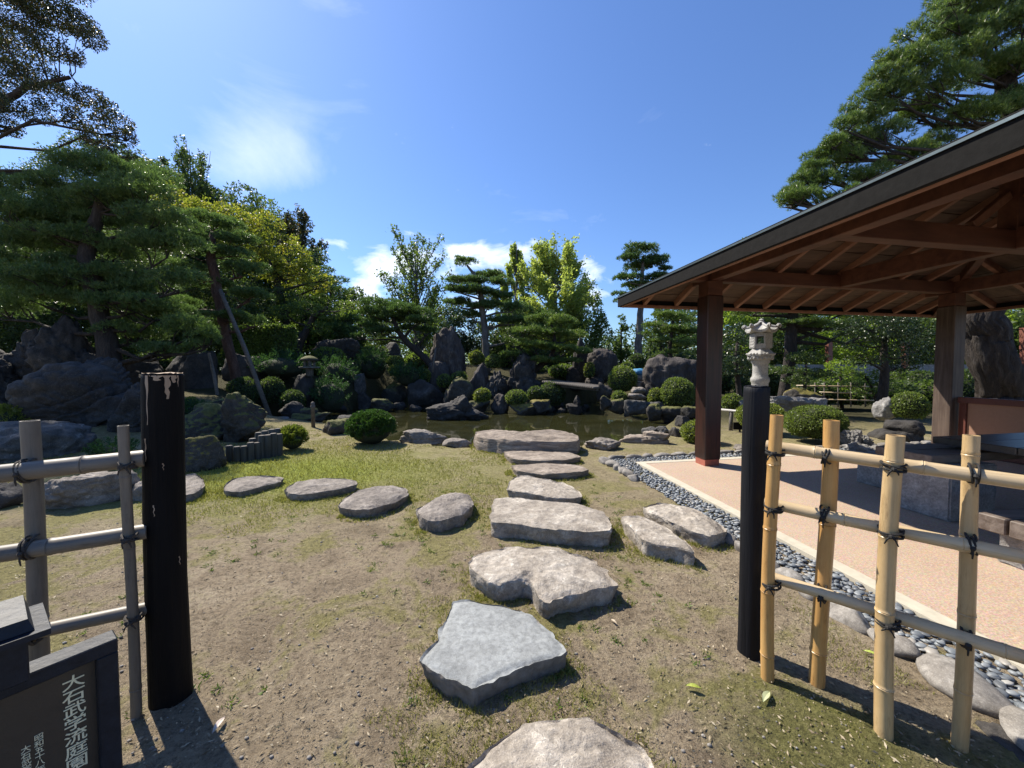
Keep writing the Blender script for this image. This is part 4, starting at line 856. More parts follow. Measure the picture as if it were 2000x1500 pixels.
# ------------------------------------------------------------------ sign
def sign():
    r = np.array([.577, .817, 0.]); n = np.array([.817, -.577, 0.]); o = np.array([-1.205, 1.142, 0.]); ztop = .687; W = .62
    root = empty('information_sign', o, 'dark framed garden information board with cream Japanese lettering', 'sign', rz=math.atan2(r[1], r[0]))
    # local frame: x along the board (right end at 0), -y faces the path
    B = lambda: MB(); X, Y, Z = (1, 0, 0), (0, 1, 0), (0, 0, 1)
    b = B(); b.box((-W/2, .02, ztop-.02), X, Y, Z, W/2, .035, .02, .003); b.build('frame_top', M['signf'], root)
    b = B(); b.box((-.0225, .02, (ztop-.04)/2-.03), X, Y, Z, .0225, .034, (ztop-.04)/2+.03, .003); b.build('frame_side', M['signf'], root)
    b = B(); b.box((-W+.0225, .02, (ztop-.04)/2-.03), X, Y, Z, .0225, .034, (ztop-.04)/2+.03, .003); b.build('frame_side', M['signf'], root)
    b = B(); b.box((-W/2, .02, .08), X, Y, Z, W/2-.045, .03, .02); b.build('frame_bottom', M['signf'], root)
    b = B(); b.box((-W/2, .03, .38), X, Y, Z, W/2-.045, .008, .28); b.build('panel', M['signp'], root)
    def text(s, x, ztop_, size, sq=.95, bold=.0):
        cu = bpy.data.curves.new('lettering', 'FONT'); cu.body = '\n'.join(s); cu.size = size; cu.align_x = 'CENTER'; cu.align_y = 'TOP'; cu.space_line = .97; cu.extrude = .0008; cu.offset = bold; cu.resolution_u = 3
        t = bpy.data.objects.new('lettering', cu); col.objects.link(t); dg = bpy.context.evaluated_depsgraph_get(); me = bpy.data.meshes.new_from_object(t.evaluated_get(dg)); bpy.data.objects.remove(t)
        me.materials.clear(); me.materials.append(M['letter']); ob = link('lettering', me, root); ob.location = (x, .0205, ztop_); ob.rotation_euler = (R(90), 0, 0); ob.scale = (sq, 1, 1)
    text('大石武学流庭園', -.088, .612, .042, 1.12, .0003)
    text('昭和五十八年', -.155, .49, .019); text('大石武学流', -.178, .475, .019)
    text('大石武学流という作庭', -.30, .56, .023); text('様式は江戸時代から', -.345, .55, .023); text('津軽地方に伝わる', -.39, .55, .023)
    # document box on the frame
    bx = empty('leaflet_box', tuple(o+r*(-.318)+np.array([0, 0, ztop])), 'black box with sloping lid on top of the information board', 'box', rz=math.atan2(r[1], r[0]))
    b = B(); b.box((0, .0, .063), X, Y, Z, .15, .055, .062, .004); b.build('box_body', M['signf'], bx)
    b = B(); lid = [(-.2, -.10, .125), (.185, -.10, .125), (.185, .09, .125), (-.2, .09, .125), (-.2, -.10, .14), (.185, -.10, .14), (.185, .09, .14), (-.2, .09, .14)]
    b.add(lid, [(0, 3, 2, 1), (4, 5, 6, 7), (0, 1, 5, 4), (1, 2, 6, 5), (2, 3, 7, 6), (3, 0, 4, 7)]); b.build('lid_rim', M['signf'], bx)
    b = B(); b.add([(-.18, -.08, .142), (.16, -.08, .142), (.16, .07, .142), (-.18, .07, .142), (-.18, -.07, .172), (.15, -.07, .172), (.15, .06, .19), (-.18, .06, .19)], [(0, 3, 2, 1), (4, 5, 6, 7), (0, 1, 5, 4), (1, 2, 6, 5), (2, 3, 7, 6), (3, 0, 4, 7)]); b.build('lid', M['signf'], bx)
sign()

# ------------------------------------------------------------------ stone lanterns
def lantern():
    d = 7.6; c = P(1484, 750, d); s = d/FPX; base = np.array([c[0], c[1], 0]); yz = lambda y: P(1484, y, d)[2]
    root = empty('stone_lantern', base, 'tall pale granite lantern with curled hexagonal roof behind the right charred post', 'stone lantern', rz=math.atan2(-c[0], c[1])*1.0)
    def ring(prof, n=24, name='pedestal', mat='lantern', ph=0, smooth=True):
        mb = MB(); mb.lathe(prof, n=n, ph=ph); o = mb.build(name, M[mat], root, smooth); o.data.set_sharp_from_angle(angle=R(35)); return o
    z = yz; SR = .9; r = lambda px: px*s*.86
    ring([(r(30), 0), (r(30), .12), (r(26), .2), (r(22), .24), (r(20), .3)], 24, 'base')
    ring([(r(16.5), .3), (r(16.5), z(752)-.02), (r(16.5), z(748)), (r(18.5), z(745)), (r(19), z(741)), (r(18), z(738)), (r(15.5), z(735)), (r(15), z(728)), (r(15), z(718)), (r(15.2), z(712)), (r(17), z(709)), (r(18.5), z(707)), (r(18.5), z(704))], 28, 'column')
    # lotus ring: petals
    mb = MB(); mb.lathe([(r(18), z(704)), (r(21), z(702.5)), (r(25), z(698)), (r(26), z(696.5)), (r(20), z(696))], n=24); o = mb.build('lotus_base', M['lantern'], root, True)
    for k in range(18):
        a = 2*math.pi*k/18; D_, F_ = ICO[2]; Vt = D_*np.array([r(3.3), r(3.6), r(4.2)])+np.array([math.cos(a)*r(22.5), math.sin(a)*r(22.5), z(700)]); link('petal', npmesh('petal', Vt, F_, M['lantern'], True), o)
    ph = R(30)
    ring([(r(27), z(696)), (r(30), z(695)), (r(30.5), z(692)), (r(27), z(689)), (r(21), z(684)), (r(19), z(682)), (r(19), z(680))], 6, 'platform', ph=ph, smooth=False)
    for k in range(24):
        a = 2*math.pi*k/24; D_, F_ = ICO[2]; Vt = D_*np.array([r(2.8), r(2.8), r(2.4)])+np.array([math.cos(a)*r(26), math.sin(a)*r(26), z(691.5)]); link('scallop', npmesh('scallop', Vt, F_, M['lantern'], True), o)
    # fire box: six walls, window openings in two opposite ones
    fb = MB(); ro = r(22); z0, z1 = z(680), z(652); hw = ro*math.tan(R(30))*1.0; ap = ro*math.cos(R(30))
    cam_a = math.atan2(-c[1], -c[0])-root.rotation_euler.z
    cam_a -= R(4)
    for k in range(6):
        a = cam_a+k*R(60); nx = np.array([math.cos(a), math.sin(a), 0]); tx = np.array([-math.sin(a), math.cos(a), 0]); w = ap*math.tan(R(30)); cc = nx*(ap-r(1.5)); zc = (z0+z1)/2; hz = (z1-z0)/2
        if k in (0, 3):
            o_ = r(7.0); oz = (z(672)-0, z(657.5)); 
            for sg in (-1, 1): fb.box(cc+tx*sg*(o_+w)/2+np.array([0, 0, zc]), tx, nx, (0, 0, 1), (w-o_)/2, r(1.5), hz)
            fb.box(cc+np.array([0, 0, (oz[1]+z1)/2]), tx, nx, (0, 0, 1), o_, r(1.5), (z1-oz[1])/2); fb.box(cc+np.array([0, 0, (z0+oz[0])/2]), tx, nx, (0, 0, 1), o_, r(1.5), (oz[0]-z0)/2)
            for sg in (-1, 1): fb.box(cc+nx*r(1.8)+tx*sg*(o_+r(1))+np.array([0, 0, (oz[0]+oz[1])/2]), tx, nx, (0, 0, 1), r(1), r(.8), (oz[1]-oz[0])/2+r(2))
            for zz in (oz[0]-r(1), oz[1]+r(1)): fb.box(cc+nx*r(1.8)+np.array([0, 0, zz]), tx, nx, (0, 0, 1), o_-.001, r(.8), r(1))
        else:
            fb.box(cc+np.array([0, 0, zc]), tx, nx, (0, 0, 1), w, r(1.5), hz)
            if k in (1, 5):
                for q in range(5): fb.box(cc+nx*r(1.7)+np.array([0, 0, z0+(q+.5)*(z1-z0)/5]), tx, nx, (0, 0, 1), w*.7, r(.6), r(1.2))
    fb.build('fire_box', M['lantern'], root)
    # roof: hexagonal, concave, curled corners
    mb = MB(); n = 60; prof = [(0.06, z(631)), (.2, z(634)), (.45, z(638)), (.75, z(643)), (1.0, z(645.5)), (1.0, z(650)), (.8, z(651)), (.4, z(652))]
    V = []
    for i, (f, zz) in enumerate(prof):
        for k in range(n):
            a = 2*math.pi*k/n; m = ((a+R(30)-cam_a) % R(60))-R(30); hexr = 1/math.cos(m) if True else 1; cor = (abs(m)/R(30))**3
            rad = f*r(33)*SR*(hexr*.90+.08*cor); lift = (r(6.5)*cor*f**2.2) if i < 7 else 0; lobe = 0
            V.append((rad*math.cos(a), rad*math.sin(a), zz+lift+r(1.2)*cor*f))
    m_ = len(prof); mb.add(V, [(i*n+k, (i+1)*n+k, (i+1)*n+(k+1) % n, i*n+(k+1) % n) for i in range(m_-1) for k in range(n)]+[tuple(range(n))]); rf = mb.build('roof', M['lantern'], root, True); rf.data.set_sharp_from_angle(angle=R(40))
    for k in range(6):   # ridge ribs ending in scrolls
        a = cam_a+R(30)+k*R(60); dx = np.array([math.cos(a), math.sin(a), 0]); pts = [dx*r(3)+np.array([0, 0, z(630)]), dx*r(16)*SR+np.array([0, 0, z(635.5)]), dx*r(28)*SR+np.array([0, 0, z(639)]), dx*r(35)*SR+np.array([0, 0, z(638.5)])]
        mb = MB(); mb.tube(pts, [r(2), r(2.4), r(2.8), r(3)], 8); mb.build('ridge_rib', M['lantern'], rf, True)
        tx = np.array([-math.sin(a), math.cos(a), 0]); cc = dx*r(36)*SR+np.array([0, 0, z(637.5)]); mb = MB()
        pts = [cc+dx*math.cos(t)*r(4.2*(1-t/9))+np.array([0, 0, math.sin(t)*r(4.2*(1-t/9))]) for t in np.linspace(-1.2, 4.6, 12)]; mb.tube(pts, r(1.8), 7); mb.tube([cc-tx*r(3.2), cc+tx*r(3.2)], r(3.0), 10); mb.build('scroll', M['lantern'], rf, True)
    ring([(r(3), z(632)), (r(6), z(631)), (r(7), z(629)), (r(4), z(627)), (r(5), z(625.5)), (r(3.5), z(624)), (.004, z(622))], 12, 'finial')
lantern()
def smalllantern():
    d = 14.; c = P(605, 735, d); s = d/FPX; root = empty('stone_lantern', c, 'small dark squat lantern with wide cap on the shaded shore rock', 'stone lantern')
    mb = MB(); mb.lathe([(s*7, 0), (s*7, .25*1), (s*9, .27)], n=10); mb.build('foot', M['lanterng'], root, True)
    mb = MB(); mb.lathe([(s*12, .27), (s*19, .31), (s*19, .35), (s*10, .37)], n=12); mb.build('platform', M['lanterng'], root)
    for k in range(4):
        a = k*math.pi/2+.6; mb = MB(); mb.box((math.cos(a)*s*8, math.sin(a)*s*8, .47), (1, 0, 0), (0, 1, 0), (0, 0, 1), s*2, s*2, .1); mb.build('fire_box_post', M['lanterng'], root)
    mb = MB(); mb.lathe([(s*16, .57), (s*17, .60), (s*13, .67), (s*7, .73), (s*2, .75)], n=14); mb.build('cap', M['rockm'], root, True)
smalllantern()

# ------------------------------------------------------------------ small built things
def logs():
    pts = [(444, 905, 872), (459, 905, 874), (473, 904, 873), (486, 903, 866), (499, 900, 866), (508, 898, 852), (490, 893, 858), (520, 897, 851), (531, 895, 848), (542, 893, 849), (528, 890, 840), (514, 886, 843), (502, 884, 846), (541, 884, 838)]
    root = empty('log_edging', G(495, 900), 'low curved palisade of dark upright logs beside the twin-humped boulder', 'log edging'); off = np.array(root.location)
    for k, (x, yb, yt) in enumerate(pts):
        g = G(x, yb); r = 6.3*g[1]/FPX; zt = P(x, yt, g[1])[2]; b = np.array([g[0], g[1]+r, 0])-off; tl = np.array([random.uniform(-.01, .01), random.uniform(-.01, .01), 0])
        mb = MB(); mb.lathe([(r, -.1), (r*1.02, zt*.5), (r*.98, zt-.008), (r*.9, zt)], (b[0], b[1], 0), n=14); o = mb.build('log', M['log'], root, True); o.data.set_sharp_from_angle(angle=R(40))
        mb = MB(); mb.lathe([(r*.88, zt+.001), (r*.84, zt+.006)], (b[0], b[1], 0), n=14); mb.build('log_end', M['oldwood'], o)
logs()
def littlepost():
    g = G(612, 841); s = g[1]/FPX; root = empty('wooden_post', g, 'small wooden post with carved knob top left of the spiky shrub', 'post')
    mb = MB(); mb.lathe([(3.6*s, -.05), (3.5*s, 44*s), (4.4*s, 45*s), (4.4*s, 49*s), (3*s, 50*s), (3.8*s, 52*s), (3.2*s, 55*s), (1*s, 57*s)], n=12); mb.build('post_shaft', M['oldwood'], root, True)
    a = G(545, 842); b = G(606, 840); o = empty('edging_rail', a, 'pale flat rail on the ground left of the small wooden post', 'rail'); mb = MB(); mb.beam(np.array([0, 0, .04]), b-a+np.array([0, 0, .04]), .06, .06); mb.build('rail', M['oldwood'], o)
littlepost()
def handrail():
    d = 9.4; root = empty('handrail', G(1470, 838), 'low pale pipe handrail by the pond path behind the charred post', 'handrail'); off = np.array(root.location)
    a = P(1408, 800, 9.6)-off; b = P(1532, 812, 8.6)-off; mb = MB(); mb.tube([a, (a+b)/2, b], .03, 8); mb.build('rail', M['steel'], root, True)
    for x, y0, dd in ((1428, 803, 9.45), (1522, 811, 8.7)):
        p = P(x, y0, dd); mb = MB(); mb.tube([p-off, np.array([p[0], p[1], -.1])-off], .045, 8); mb.build('rail_post', M['oldwood'], root, True)
    p = P(1446, 832, 9.2); s = empty('name_plate', (p[0], p[1], 0), 'small blank dark plate on a stake behind the charred post', 'sign'); mb = MB(); mb.box((0, 0, p[2]), (1, 0, 0), (0, 1, 0), (0, 0, 1), .17, .012, .09); mb.build('plate', M['fascia'], s); mb = MB(); mb.box((0, .02, p[2]/2-.05), (1, 0, 0), (0, 1, 0), (0, 0, 1), .02, .01, p[2]/2-.02); mb.build('stake', M['fascia'], s)
handrail()
def bridge():
    a = P(1075, 745, 16.4); b = P(1176, 757, 14.6); root = empty('footbridge', (a+b)/2, 'low log-decked footbridge across the far end of the pond', 'footbridge'); off = (a+b)/2; d = (b-a)/np.linalg.norm(b-a); n = np.cross(d, (0, 0, 1))
    for s in (-.3, .3):
        mb = MB(); mb.beam(a-off+n*s+np.array([0, 0, -.12]), b-off+n*s+np.array([0, 0, -.07]), .12, .09); mb.build('girder', M['oldwood'], root)
    K = 26
    for k in range(K):
        c = a+(b-a)*(k+.5)/K-off; mb = MB(); mb.tube([c-n*.55, c+n*.55], .05, 8); mb.build('deck_log', M['oldwood'], root, True)
bridge()
def rearfences():
    root = empty('low_bamboo_fence', P(1640, 785, 13), 'low pale bamboo lattice fence in front of the rear shrubs', 'fence'); off = np.array(root.location)
    A = lambda x, y, d: P(x, y, d)-off
    for (p, q) in [((1555, 753, 13.4), (1740, 756, 12.5)), ((1600, 780, 13.1), (1740, 783, 12.5)), ((1600, 766, 13.1), (1720, 769, 12.6))]:
        mb = MB(); mb.tube([A(*p), A(*q)], .022, 7); mb.build('bamboo_rail', M['bamr'], root, True)
    for x in (1575, 1592, 1610, 1637, 1662, 1690, 1720):
        d = 13.4-(x-1555)/185*.9; mb = MB(); mb.tube([A(x, 747, d), A(x, 795, d)], .02, 7); mb.build('bamboo_post', M['oldwood'], root, True)
    root = empty('boundary_fence', P(1700, 712, 23), 'tall wire boundary fence on red-brown steel posts behind the garden', 'fence'); off = np.array(root.location)
    for x in (1450, 1545, 1619, 1768, 1865, 2000):
        yt = 668 if x < 1900 else 640; mb = MB(); mb.beam(A(x, 740, 22), A(x, yt, 22), .24, .24, up=(0, 1, 0)); mb.build('steel_post', M['rust'], root)
    pts = [A(1400, 697, 22), A(1500, 694, 22), A(1619, 676, 22), A(1768, 655, 22), A(2010, 642, 22)]; mb = MB(); mb.tube(pts, .03, 6); mb.build('top_wire', M['fascia'], root)
    mb = MB()
    for k in range(60):
        x = 1560+k*7.5; mb.tube([A(x, 712, 22.02), A(x+32, 675-(x-1619)*.08, 22.02)], .008, 3, cap=False); mb.tube([A(x+32, 712, 22.03), A(x, 675-(x-1619)*.08, 22.03)], .008, 3, cap=False)
    o = mb.build('wire_mesh', M['fascia'], root); o['kind'] = 'stuff'
    p = P(1700, 712, 22.2); w = empty('boundary_wall', (p[0], p[1], 0), 'low pale concrete base wall of the boundary fence', 'wall'); mb = MB(); mb.box((0, 0, p[2]/2), (1, 0, 0), (0, 1, 0), (0, 0, 1), 5.5, .12, p[2]/2); mb.build('wall_face', M['granite'], w)
rearfences()
def tarp():
    p = P(1246, 727, 17); D_, F_ = ICO[3]; Vt = D_*np.array([.38, .3, .16])*(1+.3*fbm(D_*3, 3))[:, None]; tag(link('tarpaulin', npmesh('tarpaulin', Vt, F_, M['tarp'], False), loc=p), 'crumpled blue tarpaulin left of the streaked dark boulder', 'tarpaulin')
    p = G(543, 832); root = empty('stone_basin', p, 'low round stone water basin with bright water by the log edging', 'basin'); mb = MB(); s = p[1]/FPX
    mb.lathe([(20*s, -.05), (20*s, .18), (19*s, .22), (16*s, .22), (15*s, .17)], n=20); mb.build('bowl', M['rockg'], root, True); mb = MB(); mb.lathe([(15.2*s, .185), (15.2*s, .19)], n=20); mb.build('basin_water', plain('basin_water', (.3, .33, .35), .05), root)
tarp()
def poles():
    for (x0, y0, x1, y1, d, r, lab) in [(430, 566, 527, 802, 12.4, 4.2, 'long pale leaning prop pole under the reddish-trunked pine'), (408, 690, 428, 782, 12.0, 3.2, 'short leaning prop pole left of the long one'), (851, 680, 845, 718, 17.6, 2, 'short pale prop under the umbrella pine limb'), (540, 690, 549, 660, 16, 2, 'thin pale prop at the end of the shaded hedge')]:
        a = P(x0, y0, d); b = P(x1, y1, d-.3); s = d/FPX; o = empty('prop_pole', b, lab, 'prop'); mb = MB(); mb.tube([(0, 0, -.2), (a-b)*.5+np.array([.01, 0, .01]), a-b], [r*s, r*s*.95, r*s*.8], 9); mb.build('pole', M['oldwood'], o, True)
poles()

# ------------------------------------------------------------------ foliage
TRI = [0]
def rdirs(n, r_):
    v = r_.normal(size=(n, 3)); return v/np.linalg.norm(v, axis=1)[:, None]
def leaves_mesh(pos_, ax, L, W, kind, r_):
    n = len(pos_); L = np.broadcast_to(L, (n,))[:, None]; W = np.broadcast_to(W, (n,))[:, None]
    rd = rdirs(n, r_); sd_ = np.cross(ax, rd); sd_ /= np.linalg.norm(sd_, axis=1)[:, None]+1e-9
    if kind == 'needle':
        Vt = np.stack([pos_-sd_*W, pos_+sd_*W, pos_+ax*L], 1).reshape(-1, 3); F = np.arange(n*3).reshape(n, 3); TRI[0] += n
    else:
        up = np.cross(sd_, ax)*W*.5
        Vt = np.stack([pos_, pos_+ax*L*.5+sd_*W+up, pos_+ax*L, pos_+ax*L*.5-sd_*W+up], 1).reshape(-1, 3); F = np.arange(n*4).reshape(n, 4); TRI[0] += 2*n
    return Vt, F
def crown_mesh(blobs, d, style, seed, dens=1.0):
    """blobs: (center, (rx,ry,rz)) ellipsoids; returns leaf vertices/faces"""
    r_ = np.random.default_rng(seed); px = d/384.; Ps = []; Ax = []
    for c, rr in blobs:
        c = np.array(c); rr = np.array(rr); area = 4*math.pi*((rr[0]*rr[1])**1.6/3+(rr[0]*rr[2])**1.6/3+(rr[1]*rr[2])**1.6/3)**(1/1.6)
        if style == 'pine': s = max(.085, 2.3*px); n = int(dens*area*1.15/(s*s))
        else: s = max(.04, 1.75*px); n = int(dens*area*1.35/(s*s)*.8)
        n = max(n, 12); D = rdirs(n, r_); rad = r_.uniform(.25, 1, n)**.42; 
        if style == 'pine': D[:, 2] = np.where(D[:, 2] < -.15, -D[:, 2]*.7, D[:, 2]); D /= np.linalg.norm(D, axis=1)[:, None]
        wob = 1+.28*fbm(D*2.2+c*1.7, 3)
        p = c+D*rr*(rad*wob)[:, None]; gap = fbm(p*(.9/max(.35, rr.min()))+seed, 3); keep = gap > (-.22 if style == 'pine' else -.18)
        p = p[keep]; D = D[keep]; Ps.append(p)
        nrm = D/rr; nrm /= np.linalg.norm(nrm, axis=1)[:, None]; Ax.append(nrm)
    p = np.vstack(Ps); a = np.vstack(Ax); n = len(p)
    if style == 'pine':
        K = 6 if d < 15 else 5; s = max(.085, 2.3*px); a = a*.6+np.array([0, 0, .75])+.35*rdirs(n, r_); a /= np.linalg.norm(a, axis=1)[:, None]
        pp = np.repeat(p, K, 0); aa = np.repeat(a, K, 0)+.85*rdirs(n*K, r_); aa /= np.linalg.norm(aa, axis=1)[:, None]
        return leaves_mesh(pp, aa, r_.uniform(.8, 1.35, n*K)*s, max(.0045, .26*px), 'needle', r_)
    s = max(.04, 1.75*px); a = a*.5+rdirs(n, r_)*.9+np.array([0, 0, -.1]); a /= np.linalg.norm(a, axis=1)[:, None]
    if d > 18.4: return leaves_mesh(p, a, r_.uniform(.9, 1.7, n)*s, s*.5, 'needle', r_)
    return leaves_mesh(p, a, r_.uniform(.8, 1.5, n)*s, s*.36, 'leaf', r_)
def blobs_px(L, d, r_, depth=.55, squash=1.0):
    out = []
    for b in L:
        x, y, rx, ry = b[:4]; dd = d+(b[4] if len(b) > 4 else r_.uniform(-1, 1)*depth*rx*d/FPX); s = dd/FPX; c = P(x, y, dd); out.append((c, (rx*s, max(rx, ry)*s*.85*squash, ry*s)))
    return out
def lumps(blobs, seed, n=9, k=.48):
    r_ = np.random.default_rng(seed); out = []
    for c, rr in blobs:
        rr = np.array(rr)
        for i in range(n):
            a = 6.283*(i+r_.uniform(0, .8))/n; f = r_.uniform(.25, .78); o = np.array([math.cos(a)*f, math.sin(a)*f, r_.uniform(-.25, .35)+.35*(1-f)]); q = k*r_.uniform(.75, 1.25)
            out.append((np.array(c)+o*rr, (rr[0]*q, rr[1]*q, rr[2]*min(1, q*1.55))))
    return out
def tree(name, label, cat, blobs, trunk, d, style, mat, bark, seed, dens=1.0, twigs=4, group=None, limb=.3, tn=10, puff=1):
    """trunk: list of (point, radius). A tapered trunk, a limb to each leaf mass, and the crown"""
    r_ = np.random.default_rng(seed); base = np.array(trunk[0][0]); root = empty(name, base, label, cat, group)
    mb = MB(); tp = [np.array(p) for p, r in trunk]; tr = [r for p, r in trunk]
    # resample with gentle wobble
    pts = []; rad = []
    for i in range(len(tp)-1):
        L = np.linalg.norm(tp[i+1]-tp[i]); k = max(2, int(L/.35))
        for j in range(k):
            t = j/k; pts.append(tp[i]*(1-t)+tp[i+1]*t+r_.normal(size=3)*tr[i]*.12*(len(pts) > 0)); rad.append(tr[i]*(1-t)+tr[i+1]*t)
    pts.append(tp[-1]); rad.append(tr[-1]); pts[0] = pts[0]-np.array([0, 0, .25]); rad[0] *= 1.25
    P_ = np.array(pts)
    if tr[0] > .3:
        n0 = len(mb.v); q = [p-base for p in pts]; K = 6; qq = []; rq = []
        for i in range(len(q)-1):
            for k in range(K): qq.append(q[i]*(1-k/K)+q[i+1]*k/K); rq.append(rad[i]*(1-k/K)+rad[i+1]*k/K)
        mb.tube(qq, rq, 72); W = np.array(mb.v[n0:]); C = np.repeat(np.array(qq), 72, 0); D_ = W-C; L_ = np.linalg.norm(D_, axis=1)[:, None]; D_ = D_/L_
        nn = fbm(np.column_stack([D_[:, 0]*4.5, D_[:, 1]*4.5, C[:, 2]*1.6]), 3); n2 = fbm(np.column_stack([D_[:, 0]*1.3, D_[:, 1]*1.3, C[:, 2]*.8+5]), 2); n3 = fbm(W*9, 3)
        L_ = L_[:, 0]*(1+.16*n2-.42*np.maximum(0, .3-np.abs(nn))+.04*n3); W = C+D_*L_[:, None]; mb.v[n0:] = [tuple(p) for p in W]
    else: mb.tube([p-base for p in pts], rad, tn, jit=.05)
    for c, rr in blobs:
        c = np.array(c); cost = np.linalg.norm(P_-c, axis=1)+np.where(P_[:, 2] > c[2]-.1*np.linalg.norm(P_[:, :2]-c[:2], axis=1), 1.5*np.abs(P_[:, 2]-c[2])+.3, 0)
        i = int(np.argmin(cost)); a = P_[i]; L = np.linalg.norm(c-a)
        if L < .15: continue
        low = np.array([c[0], c[1], c[2]-rr[2]*.35]); mid = (a+low)/2+r_.normal(size=3)*L*.07+np.array([0, 0, -.04*L]); ra = min(rad[i]*limb*1.5, .02+.035*L+rr[0]*.03); ra = min(ra, rad[i]*.85)
        q = [a, a*.7+mid*.3+r_.normal(size=3)*L*.02, mid, mid*.4+low*.6+r_.normal(size=3)*L*.03, low]; mb.tube([x-base for x in q], [ra, ra*.85, ra*.65, ra*.5, ra*.32], 6, cap=False)
        for k in range(twigs):
            D = rdirs(1, r_)[0]; D[2] = abs(D[2])*.6; e = c+D*np.array(rr)*r_.uniform(.6, 1.0); s = q[3+int(r_.integers(0, 2))]; m2 = (s+e)/2+r_.normal(size=3)*.06*rr[0]; mb.tube([s-base, m2-base, e-base], [ra*.4, ra*.25, ra*.1], 4, cap=False)
    mb.build('trunk', M[bark], root, True)
    if style == 'pine' and cat == 'pine tree' and d > 15: dens *= 1.15
    Vt, F = crown_mesh(lumps(blobs, seed+7) if (style == 'pine' and cat == 'pine tree') else blobs, d, style, seed+3, dens); link('crown', npmesh('crown', Vt-base, F, M[mat]), root)
    return root
def TP(L, d):
    out = []
    for x, y, r in L: out.append((P(x, y, d), r*d/FPX))
    return out
def gtrunk(x, d, r, ytop, lean=0):
    """trunk from the terrain below column x up to ytop"""
    p = P(x, 721, d); z = Hs(p[0], p[1]); top = P(x+lean, ytop, d); b = np.array([p[0], p[1], z]); return [(b, r), ((b+top)/2+np.array([lean*.002, 0, 0]), r*.75), (top, r*.35)]
def pxtree(name, label, cat, blobs, trunk, d, style, mat, bark, seed, **kw):
    r_ = np.random.default_rng(seed+99); return tree(name, label, cat, blobs_px([(b[0], b[1], b[2], b[3]*kw.get('puff', 1)) for b in blobs], d, r_, kw.pop('depth', .55)), TP(trunk, d) if len(trunk[0]) == 3 and not hasattr(trunk[0][0], '__len__') else trunk, d, style, mat, bark, seed, **kw)

# big pine at left
pxtree('pine_tree', 'big layered garden pine over the dark outcrop at left', 'pine tree',
       [(205, 350, 105, 26), (115, 378, 75, 24), (285, 388, 62, 24), (35, 430, 60, 28), (175, 432, 105, 24), (318, 440, 66, 22), (70, 492, 80, 26), (215, 500, 70, 22), (325, 492, 70, 24), (90, 560, 90, 26), (265, 560, 80, 24),
        (350, 560, 45, 22), (20, 610, 60, 28), (130, 600, 80, 24), (300, 615, 80, 24), (370, 650, 48, 22), (265, 660, 66, 22), (398, 672, 30, 22), (330, 690, 50, 16), (-20, 520, 60, 26), (-30, 380, 60, 26), (110, 440, 60, 20), (240, 600, 60, 20), (180, 550, 60, 18), (195, 440, 60, 20, -1.2), (160, 530, 60, 18, -1.3), (240, 575, 60, 18, -1.4), (130, 470, 60, 20, -1.2), (215, 400, 70, 20, -1)],
       [(222, 740, 20), (205, 650, 16), (182, 560, 14), (172, 480, 12), (190, 415, 9), (205, 370, 5)], 10.6, 'pine', 'pinel', 'bark', 1, twigs=6, dens=.85, limb=.2, puff=1.4)
pxtree('pine_tree', 'slender pine with reddish trunk held by a long prop pole', 'pine tree',
       [(415, 443, 50, 15), (375, 470, 38, 14), (458, 475, 38, 15), (420, 498, 66, 12), (355, 528, 42, 14), (474, 534, 42, 15), (415, 562, 48, 12), (488, 582, 38, 14), (362, 600, 34, 14), (445, 622, 48, 12), (497, 634, 28, 10), (400, 640, 36, 12)],
       [(468, 765, 9), (440, 650, 9), (426, 570, 9), (411, 505, 8), (416, 455, 5)], 13.2, 'pine', 'pinel', 'barkr', 2, twigs=4, dens=1.0, limb=.3, puff=1.35)
pxtree('maple_tree', 'bronzed sprawling tree over the upper left corner', 'tree',
       [(20, 20, 60, 20), (95, 25, 60, 18), (150, 45, 38, 18), (180, 75, 22, 20), (35, 80, 60, 20), (105, 95, 45, 18), (10, 140, 55, 22), (75, 150, 50, 18), (135, 105, 25, 12), (110, 190, 50, 18), (170, 190, 35, 17), (55, 215, 45, 16), (205, 215, 32, 18), (160, 235, 40, 14), (232, 240, 26, 20), (245, 270, 20, 16), (190, 275, 28, 16), (225, 300, 34, 16), (10, 245, 30, 16), (-60, 60, 70, 40), (-60, 180, 60, 40), (20, -50, 90, 35), (120, -50, 60, 28), (-50, -60, 90, 40), (170, 320, 40, 14)],
       [(-120, 760, 24), (-100, 520, 20), (-75, 330, 14), (-30, 230, 8), (50, 170, 5), (140, 150, 3)], 12.5, 'leaf', 'brown', 'bark', 3, twigs=9, dens=1.5, limb=.2)
pxtree('maple_tree', 'broad yellow-green maple rising behind the propped pine', 'maple tree',
       [(345, 400, 42, 24), (400, 410, 45, 24), (455, 425, 50, 24), (510, 440, 45, 24), (540, 470, 40, 24), (480, 480, 50, 28), (570, 500, 38, 26), (560, 540, 42, 26), (600, 530, 26, 18), (520, 520, 45, 28), (330, 370, 26, 16), (620, 560, 26, 14), (640, 545, 16, 9)],
       [(545, 760, 9), (560, 640, 8), (540, 540, 6), (500, 470, 4)], 20, 'leaf', 'yell', 'bark', 4, dens=1.0)
pxtree('pine_tree', 'umbrella-shaped pine leaning over the pond junipers', 'pine tree',
       [(760, 603, 44, 14), (735, 617, 36, 13), (795, 610, 40, 14), (820, 628, 30, 12), (718, 640, 26, 12), (775, 628, 46, 12), (838, 648, 20, 10), (745, 650, 30, 9), (700, 660, 16, 8), (800, 645, 25, 9)],
       [(858, 735, 6.5), (832, 702, 6.5), (800, 672, 6), (778, 648, 5), (765, 615, 3)], 18.2, 'pine', 'pine', 'bark', 5, twigs=4)
